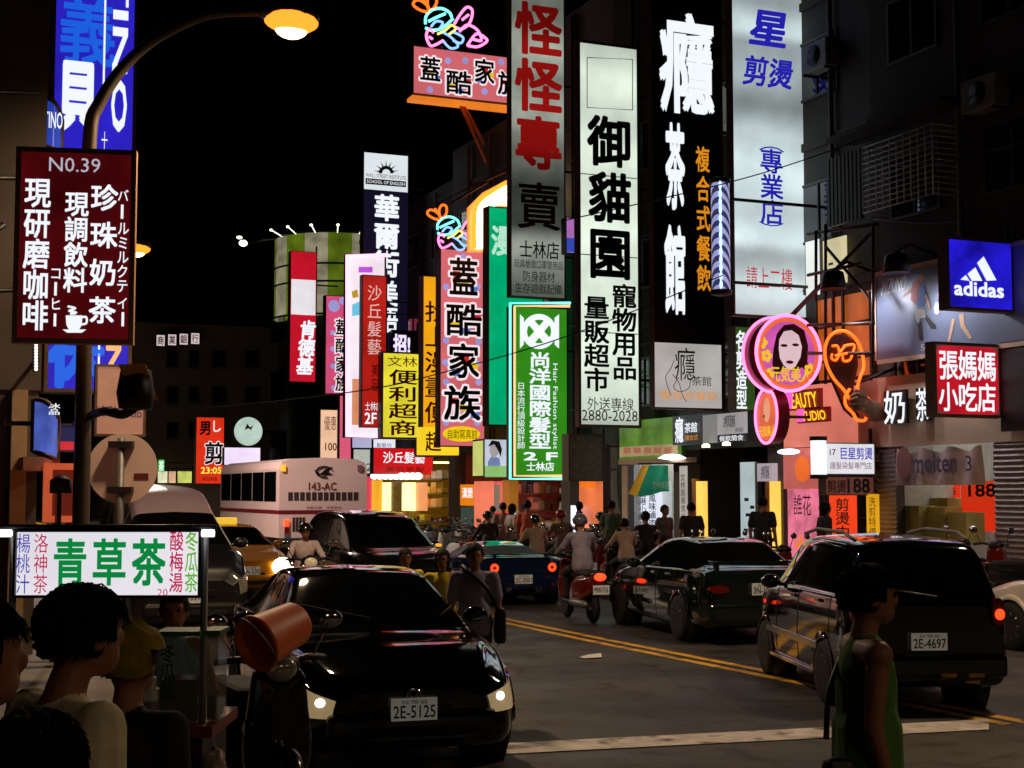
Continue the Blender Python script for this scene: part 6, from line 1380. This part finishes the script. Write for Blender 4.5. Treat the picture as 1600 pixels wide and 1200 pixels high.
# woman in a green vest crossing at right
walk = dict(knL=(.095, -.12, .5), anL=(.1, -.05, .1), toL=(.11, -.2, .06), knR=(-.095, .04, .5), anR=(-.095, .2, .12), toR=(-.1, .06, .03), shL=(.165, 0, 1.385), shR=(-.165, 0, 1.385), elL=(.19, -.06, 1.13), wrL=(.195, -.16, .91), elR=(-.19, .03, 1.12), wrR=(-.19, -.03, .87))
o, J, f = person('woman in a green vest walking across the road at lower right', cam_at(1348, 5.8), face(93), 1.72, shirt=(84, 136, 60), pants=(70, 74, 84), pose=walk, sleeve='tank', hair='short', vox=.0085, eyes=True)
bg = T('shoulder_bag', 'small dark bag at the hip of the woman in green vest', 'bag', (o.location.x, o.location.y, .75), o.rotation_euler[2])
bg.part('bag_body', MB().box(-.2, -.12, .1, .22, .08, .27, .03), M_black, local=True); bg.part('strap', MB().tube(smooth([(-.15, .2, .34), (-.05, .16, .5), (.06, .08, .62)], 5), .012, 6), M_black, local=True)
# foreground people at left
man = dict(hed=(0, -.05, 1.59), turn=A(0))
person('man in a pale shirt with thick dark hair in the left foreground', cam_at(108, 3.85), face(135), 1.76, shirt=(236, 226, 190), pants=(40, 40, 46), sleeve='short', vox=.0085, pose=man)
person('person cut by the left edge in a dim pinkish shirt', cam_at(-52, 3.2), face(120), 1.78, shirt=(120, 104, 100), pants=(40, 40, 46), vox=.0085, hair='short')
person('short person whose dark head shows at the lower left corner', cam_at(58, 2.75), face(170), 1.60, shirt=(30, 30, 34), pants=(30, 30, 34), vox=.0085, hair='long')
o, J, f = person('person in black clothes with a yellow towel over the head by the tea cart', cam_at(206, 4.7), face(160), 1.58, shirt=(20, 20, 22), pants=(24, 24, 26), vox=.0112, sleeve='long')
b = MB().ball((0, 0, .02), (.105, .125, .115), 20, 12); b.f = [q for q in b.f if np.mean([b.v[i][2] for i in q]) > .05 or (np.mean([b.v[i][1] for i in q]) > .04 and np.mean([b.v[i][2] for i in q]) > -.04)]; b.m = [0]*len(b.f); b.sm = [True]*len(b.f); rr = random.Random(3)
b.v = [tuple(f(x*(1+rr.uniform(-.02, .14)), y*(1+rr.uniform(-.02, .2)), z*(1+rr.uniform(-.12, .16)))) for x, y, z in b.v]
tw = T('towel', 'yellow towel folded over the head of the person in black', 'towel', o.location[:], o.rotation_euler[2]); tw.part('cloth', b, mat('yellow_towel', (140, 118, 24), rough=.9, var=.4, scale=(20, 20, 20)), local=True)
person('tea seller in a light blue top behind the drinks tank', cam_at(276, 7.7), face(8), 1.5, shirt=(120, 180, 214), pants=(40, 40, 46), vox=.012, sleeve='tank', eyes=True, female=True)
# the three walkers beside the black saloon
G3 = 'walkers beside the black saloon'
person('walker in a dull yellow shirt, farthest back of the three', cam_at(634, 15.5), face(6), 1.42, shirt=(216, 176, 24), pants=(30, 30, 36), eyes=True, group=G3)
person('middle walker of the three in a yellow shirt with long hair', cam_at(692, 14.3), face(-5), 1.46, shirt=(226, 200, 30), pants=(36, 36, 40), hair='long', eyes=True, group=G3, female=True)
o, J, f = person('nearest walker in a greyish pink shirt with a dark strap bag', cam_at(742, 13.0), face(4), 1.56, shirt=(146, 136, 168), pants=(30, 30, 34), eyes=True, group=G3)
bg = T('shoulder_bag', 'dark bag on a strap carried by the walker in pink', 'bag', (o.location.x, o.location.y, .7), o.rotation_euler[2])
bg.part('bag_body', MB().box(.17, .27, -.12, .14, .0, .3, .03), M_black, local=True); bg.part('strap', MB().tube(smooth([(.21, -.1, .28), (.1, -.15, .48), (-.06, -.12, .62), (-.1, .02, .66), (.06, .14, .5), (.22, .1, .28)], 5), .022, 6), M_black, local=True)
# riders
ride = dict(pel=(0, .12, .86), bel=(0, .1, 1.02), che=(0, .06, 1.19), nek=(0, .04, 1.34), hed=(0, .0, 1.5), hpL=(.09, .1, .84), hpR=(-.09, .1, .84), knL=(.14, -.3, .72), knR=(-.14, -.3, .72), anL=(.12, -.28, .4), anR=(-.12, -.28, .4), toL=(.12, -.42, .37), toR=(-.12, -.42, .37),
            shL=(.175, .05, 1.3), shR=(-.175, .05, 1.3), elL=(.26, -.08, 1.12), elR=(-.26, -.08, 1.12), wrL=(.28, -.27, 1.03), wrR=(-.28, -.27, 1.03))
c = cam_at(478, 22.5); scooter('scooter ridden towards the viewer in front of the bus', c, -.1, cols[0], head=M_headdim, plate='CD5-118', group='scooters being ridden', name='ridden_scooter')
person('scooter rider in a pale shirt and dark helmet facing the viewer', c, -.1, 1.6, shirt=(214, 190, 196), pants=(36, 36, 40), pose=ride, helmet=mat('dark_helmet', (26, 22, 24), rough=.2, coat=1), eyes=True, curl=1.0, sleeve='long', group='scooter riders')
RD = [(906, 23.4, 'rider in a light blue grey shirt on the scooter with a lit lamp', (150, 144, 168), True, mat('grey_helmet', (90, 92, 104), rough=.25, coat=.8), 'scooter with a lit red tail lamp behind the blue sports car'),
      (836, 29.5, 'helmeted rider in a striped cream shirt ahead of the blue car', (184, 160, 140), False, mat('black_helmet', (24, 24, 24), rough=.2, coat=1), 'scooter hidden ahead of the blue sports car'),
      (975, 27.6, 'bare headed rider in a cream shirt beside the green saloon', (190, 160, 146), False, None, 'scooter half hidden beyond the green saloon bonnet'),
      (1008, 28.8, 'rider in a black shirt right of the cream shirted one', (24, 24, 26), False, None, 'scooter farthest right of the ridden ones, beyond the green saloon')]
RD += [(762, 33.0, 'rider in a dark brown jacket at the left end of the riders', (60, 50, 46), False, mat('black_helmet', (24, 24, 24), rough=.2, coat=1), 'ridden scooter farthest left of the group beyond the blue car'),
       (808, 35.5, 'rider in navy with a white helmet beyond the blue car', (40, 40, 60), False, mat('white_helmet', (200, 200, 196), rough=.3, coat=.6), 'second ridden scooter from the left beyond the blue car'),
       (876, 31.0, 'rider in a taupe shirt with a red helmet beyond the grey helmeted rider', (110, 90, 80), True, mat('red_helmet', (130, 20, 20), rough=.25, coat=.8), 'ridden scooter with a lit lamp right of the striped rider'),
       (938, 34.0, 'rider in a dark green shirt under the grey sign cabinet', (40, 60, 44), False, mat('black_helmet', (24, 24, 24), rough=.2, coat=1), 'ridden scooter under the grey sign cabinet')]
for (px, Y, lb, sc, tl, hm, lb2) in RD:
    c = cam_at(px, Y); r = PI-.1
    scooter(lb2, c, r, cols[0] if px != 906 else cols[2], lit_tail=tl, plate='MW-7%d' % (px % 90+10), group='scooters being ridden', name='ridden_scooter')
    person(lb, c, r, 1.6+(px*7 % 13)*.012, shirt=sc, pants=(34, 34, 38), pose=ride, helmet=hm, curl=1.0, sleeve='long', group='scooter riders')
PV = [(770, 38, 1.5, (150, 140, 130), 200, 'passer by in a grey top before the pink walls', 'short'), (905, 40, 1.6, (30, 30, 30), 100, 'passer by in black before the orange lit stall', 'long'), (955, 31, 1.68, (70, 90, 70), 150, 'passer by in dull green near the dark narrow building', 'short'),
      (786, 34, 1.62, (170, 130, 110), 180, 'passer by in a brown shirt in front of the pink walls', 'short'), (800, 33, 1.6, (176, 160, 150), 120, 'passer by in a pale shirt with long hair near the pink walls', 'long'), (824, 32.5, 1.68, (200, 90, 60), 160, 'passer by in an orange red shirt under green sign', 'short'),
      (1080, 29, 1.66, (40, 34, 32), 190, 'passer by with dark hair left of the yellow lit column', 'short'), (1191, 27.5, 1.78, (30, 30, 34), 150, 'man in black standing in the tea house doorway', 'short'), (1288, 26, 1.7, (34, 30, 34), 100, 'person in dark clothes beside the red orange banner', 'long'), (1038, 30, 1.6, (90, 84, 74), 40, 'passer by in a grey top at the white shop entrance', 'short')]
for (px, Y, H, sc, a, lb, hr) in PV:
    c = cam_at(px, Y, .14); person(lb, c, face(a), H, shirt=sc, pants=(30, 30, 36), hair=hr, vox=.02, group='people on the right pavement')

# ================================================================ tea cart, bucket, leftovers
Y0 = 6.6; pl = Pl(at_depth(170, 880, Y0), (math.cos(TH), -math.sin(TH), 0)); pl.o.z = 0
s = Sign('tea_cart_sign', 'white lit tea stall signboard with big green brush characters', (22, 315, 827, 934), None, .1, lit('lit_white_board', (236, 232, 240), .92, .1, (1, 1, 1)), M_dark, plane=pl, rim=.012)
gr = glow('leaf_green_letters', (10, 150, 70), .75)
s.txt('青草茶', (80, 264, 842, 914), gr, 'h', bold=.045, gap=.16)
s.txt('楊桃汁', (27, 48, 833, 928), glow('blue_letters', (50, 60, 180), .8), bold=.01); s.txt('洛神茶', (54, 76, 833, 928), glow('crimson_letters', (200, 30, 90), .8), bold=.01)
s.txt('酸梅湯', (266, 287, 829, 926), glow('crimson_letters', (200, 30, 90), .8), bold=.02); s.txt('冬瓜茶', (290, 310, 829, 926), glow('lime_letters', (110, 190, 50), .8), bold=.02); s.txt('20', (247, 263, 920, 931), glow('crimson_letters', (200, 30, 90), .8))
q = lambda x, y, o=0.0: pl.pt(*pl.uv(x, y), o)
t = T('tea_cart', 'drinks cart below the lit tea signboard with bar and counter', 'food cart', (pl.pt(pl.uv(170, 880)[0], 0)[:]))
t.part('roof_bar', MB().tube([q(-6, 824), q(338, 824)], .014, 6), M_black)
zc = 1.0; ua, ub = pl.uv(60, 900)[0], pl.uv(342, 900)[0]
for (x, w_) in ((318, .016), (18, .016)):
    u = pl.uv(x, 900)[0]; t.part('pole', MB().tube([pl.pt(u, .2, -.02), pl.pt(u, 1.86, -.02)], w_, 8), M_grey)
for (a, b) in ((-4, 20), (317, 336)): t.part('lamp_tube', MB().tube([q(a, 833, .02), q(b, 833, .02)], .016, 8), G_tube)
t.part('counter', MB().slab(pl, ua, ub, zc-.05, zc, -.5, .1), mat('red_counter', (130, 60, 48), rough=.5)); t.part('cabinet', MB().slab(pl, ua+.03, ub-.05, .25, zc-.053, -.48, .06), mat('steel_cabinet', (70, 66, 62), rough=.4, metal=.5))
t.part('towel_rail', MB().tube([pl.pt(ua+.2, .86, .1), pl.pt(ub-.2, .86, .1)], .01, 6), M_chrome)
for u in (ua+.15, ub-.15): t.part('wheel', MB().tube([pl.pt(u+.14*math.cos(a*PI/8), .15+.14*math.sin(a*PI/8), -.2) for a in range(16)], .025, 6, True), M_rubber)
def tank(label, R, off, fill, txt):
    u0, u1, w0, w1 = pl.rect(R); w0 = zc+.002; b = pl.pt((u0+u1)/2, w0, off); t = T('drinks_tank', label, 'drinks tank', b)
    t.part('tank_wall', MB().slab(pl, u0, u1, w0, w1, off-.2, off), mat('clear_plastic', (170, 176, 160), rough=.1, coat=.6, alpha=.35))
    t.part('drink', MB().slab(pl, u0+.01, u1-.01, w0+.01, w0+(w1-w0)*fill, off-.19, off-.01), mat('dark_tea', (58, 40, 24), rough=.1))
    t.part('lid', MB().slab(pl, u0-.01, u1+.01, w1, w1+.02, off-.21, off+.01), mat('green_lid', (50, 120, 70), rough=.4))
    if txt: t.part('lettering', MB().text(pl, txt, pl.rect((R[0]+4, R[0]+28, R[2]+12, R[3]-12)), off=off+.004, bold=.02), mat('green_print', (30, 90, 50), rough=.5))
tank('large clear tank of dark tea with green writing on the cart', (250, 313, 992, 1104), .05, .5, '冬瓜茶'); tank('smaller clear tank right of the tea cart pole', (320, 341, 992, 1060), .0, .3, '')
for k, (x, h_) in enumerate(((225, .11), (236, .16), (242, .09))):
    u = pl.uv(x, 900)[0]; o = obj('paper_cup_stack', MB().lathe([(.028, 0), (.038, .1)]+[v for j in range(int(h_*60)) for v in ((.041, .1+j*.012), (.038, .105+j*.012))], pl.pt(u, zc+.002, .03), 16), M_white, None, pl.pt(u, zc+.002, .03)); tag(o, ('left stack of white cups on the tea cart counter', 'tallest stack of white cups on the tea cart counter', 'shortest stack of white cups on the cart counter')[k], 'cups', 'cup stacks on the tea cart')
bb = T('plastic_bag', 'limp pale plastic bag on the ground side of the cart', 'bag', pl.pt(ub+.02, .62, .16)); m = MB().ball(pl.pt(ub+.02, .76, .16), (.07, .07, .16), 14, 10)
rr = random.Random(4); m.v = [(x+rr.uniform(-.012, .012), y+rr.uniform(-.012, .012), z) for x, y, z in m.v]; bb.part('film', m, mat('pale_plastic_film', (160, 140, 130), rough=.35)); bb.part('handle_loop', MB().tube([pl.pt(ub, .9, .16), pl.pt(ub+.01, .95, .14), pl.pt(ub+.03, .9, .16)], .006, 5), mat('pale_plastic_film', (160, 140, 130), rough=.35))
# scooter by the saloon and the orange bucket on its handlebar
c = cam_at(405, 9.3); scooter('dark scooter at the kerb left of the black saloon, under the bucket', c, face(25), cols[0], plate='EF2-904', group='scooters parked along the right kerb', name='parked_scooter').e['group'] = 'scooter by the tea cart'
C_ = at_depth(430, 990, 7.7); ax = (RT*-.55-FH*.75+Vector((0, 0, -.28))).normalized()
e1 = ax.orthogonal().normalized(); e2 = ax.cross(e1); n = 28
def bring(prof, m):
    vs = [C_+ax*h+e1*(r_*math.cos(2*PI*k/n))+e2*(r_*math.sin(2*PI*k/n)) for r_, h in prof for k in range(n)]
    return m.add(vs, [(i*n+k, i*n+(k+1) % n, (i+1)*n+(k+1) % n, (i+1)*n+k) for i in range(len(prof)-1) for k in range(n)], True)
t = T('bucket', 'orange plastic bucket lying tilted beside the black saloon windscreen', 'bucket', C_)
m_o = mat('orange_plastic', (240, 112, 24), rough=.45, var=.08)
t.part('shell', bring([(.002, -.17), (.1, -.17), (.115, -.15), (.14, .12), (.15, .13), (.15, .15), (.137, .15), (.1, -.13), (.002, -.13)], MB()), m_o)
t.part('bail', MB().tube(smooth([C_+ax*.13+e1*.15, C_+ax*.2+e1*.1+e2*.12, C_+ax*.22+e2*.16, C_+ax*.2-e1*.1+e2*.12, C_+ax*.13-e1*.15], 5), .006, 6), M_grey)
t.part('base', bring([(.002, .04), (.12, .04), (.125, .05), (.002, .05)], MB()), m_o)
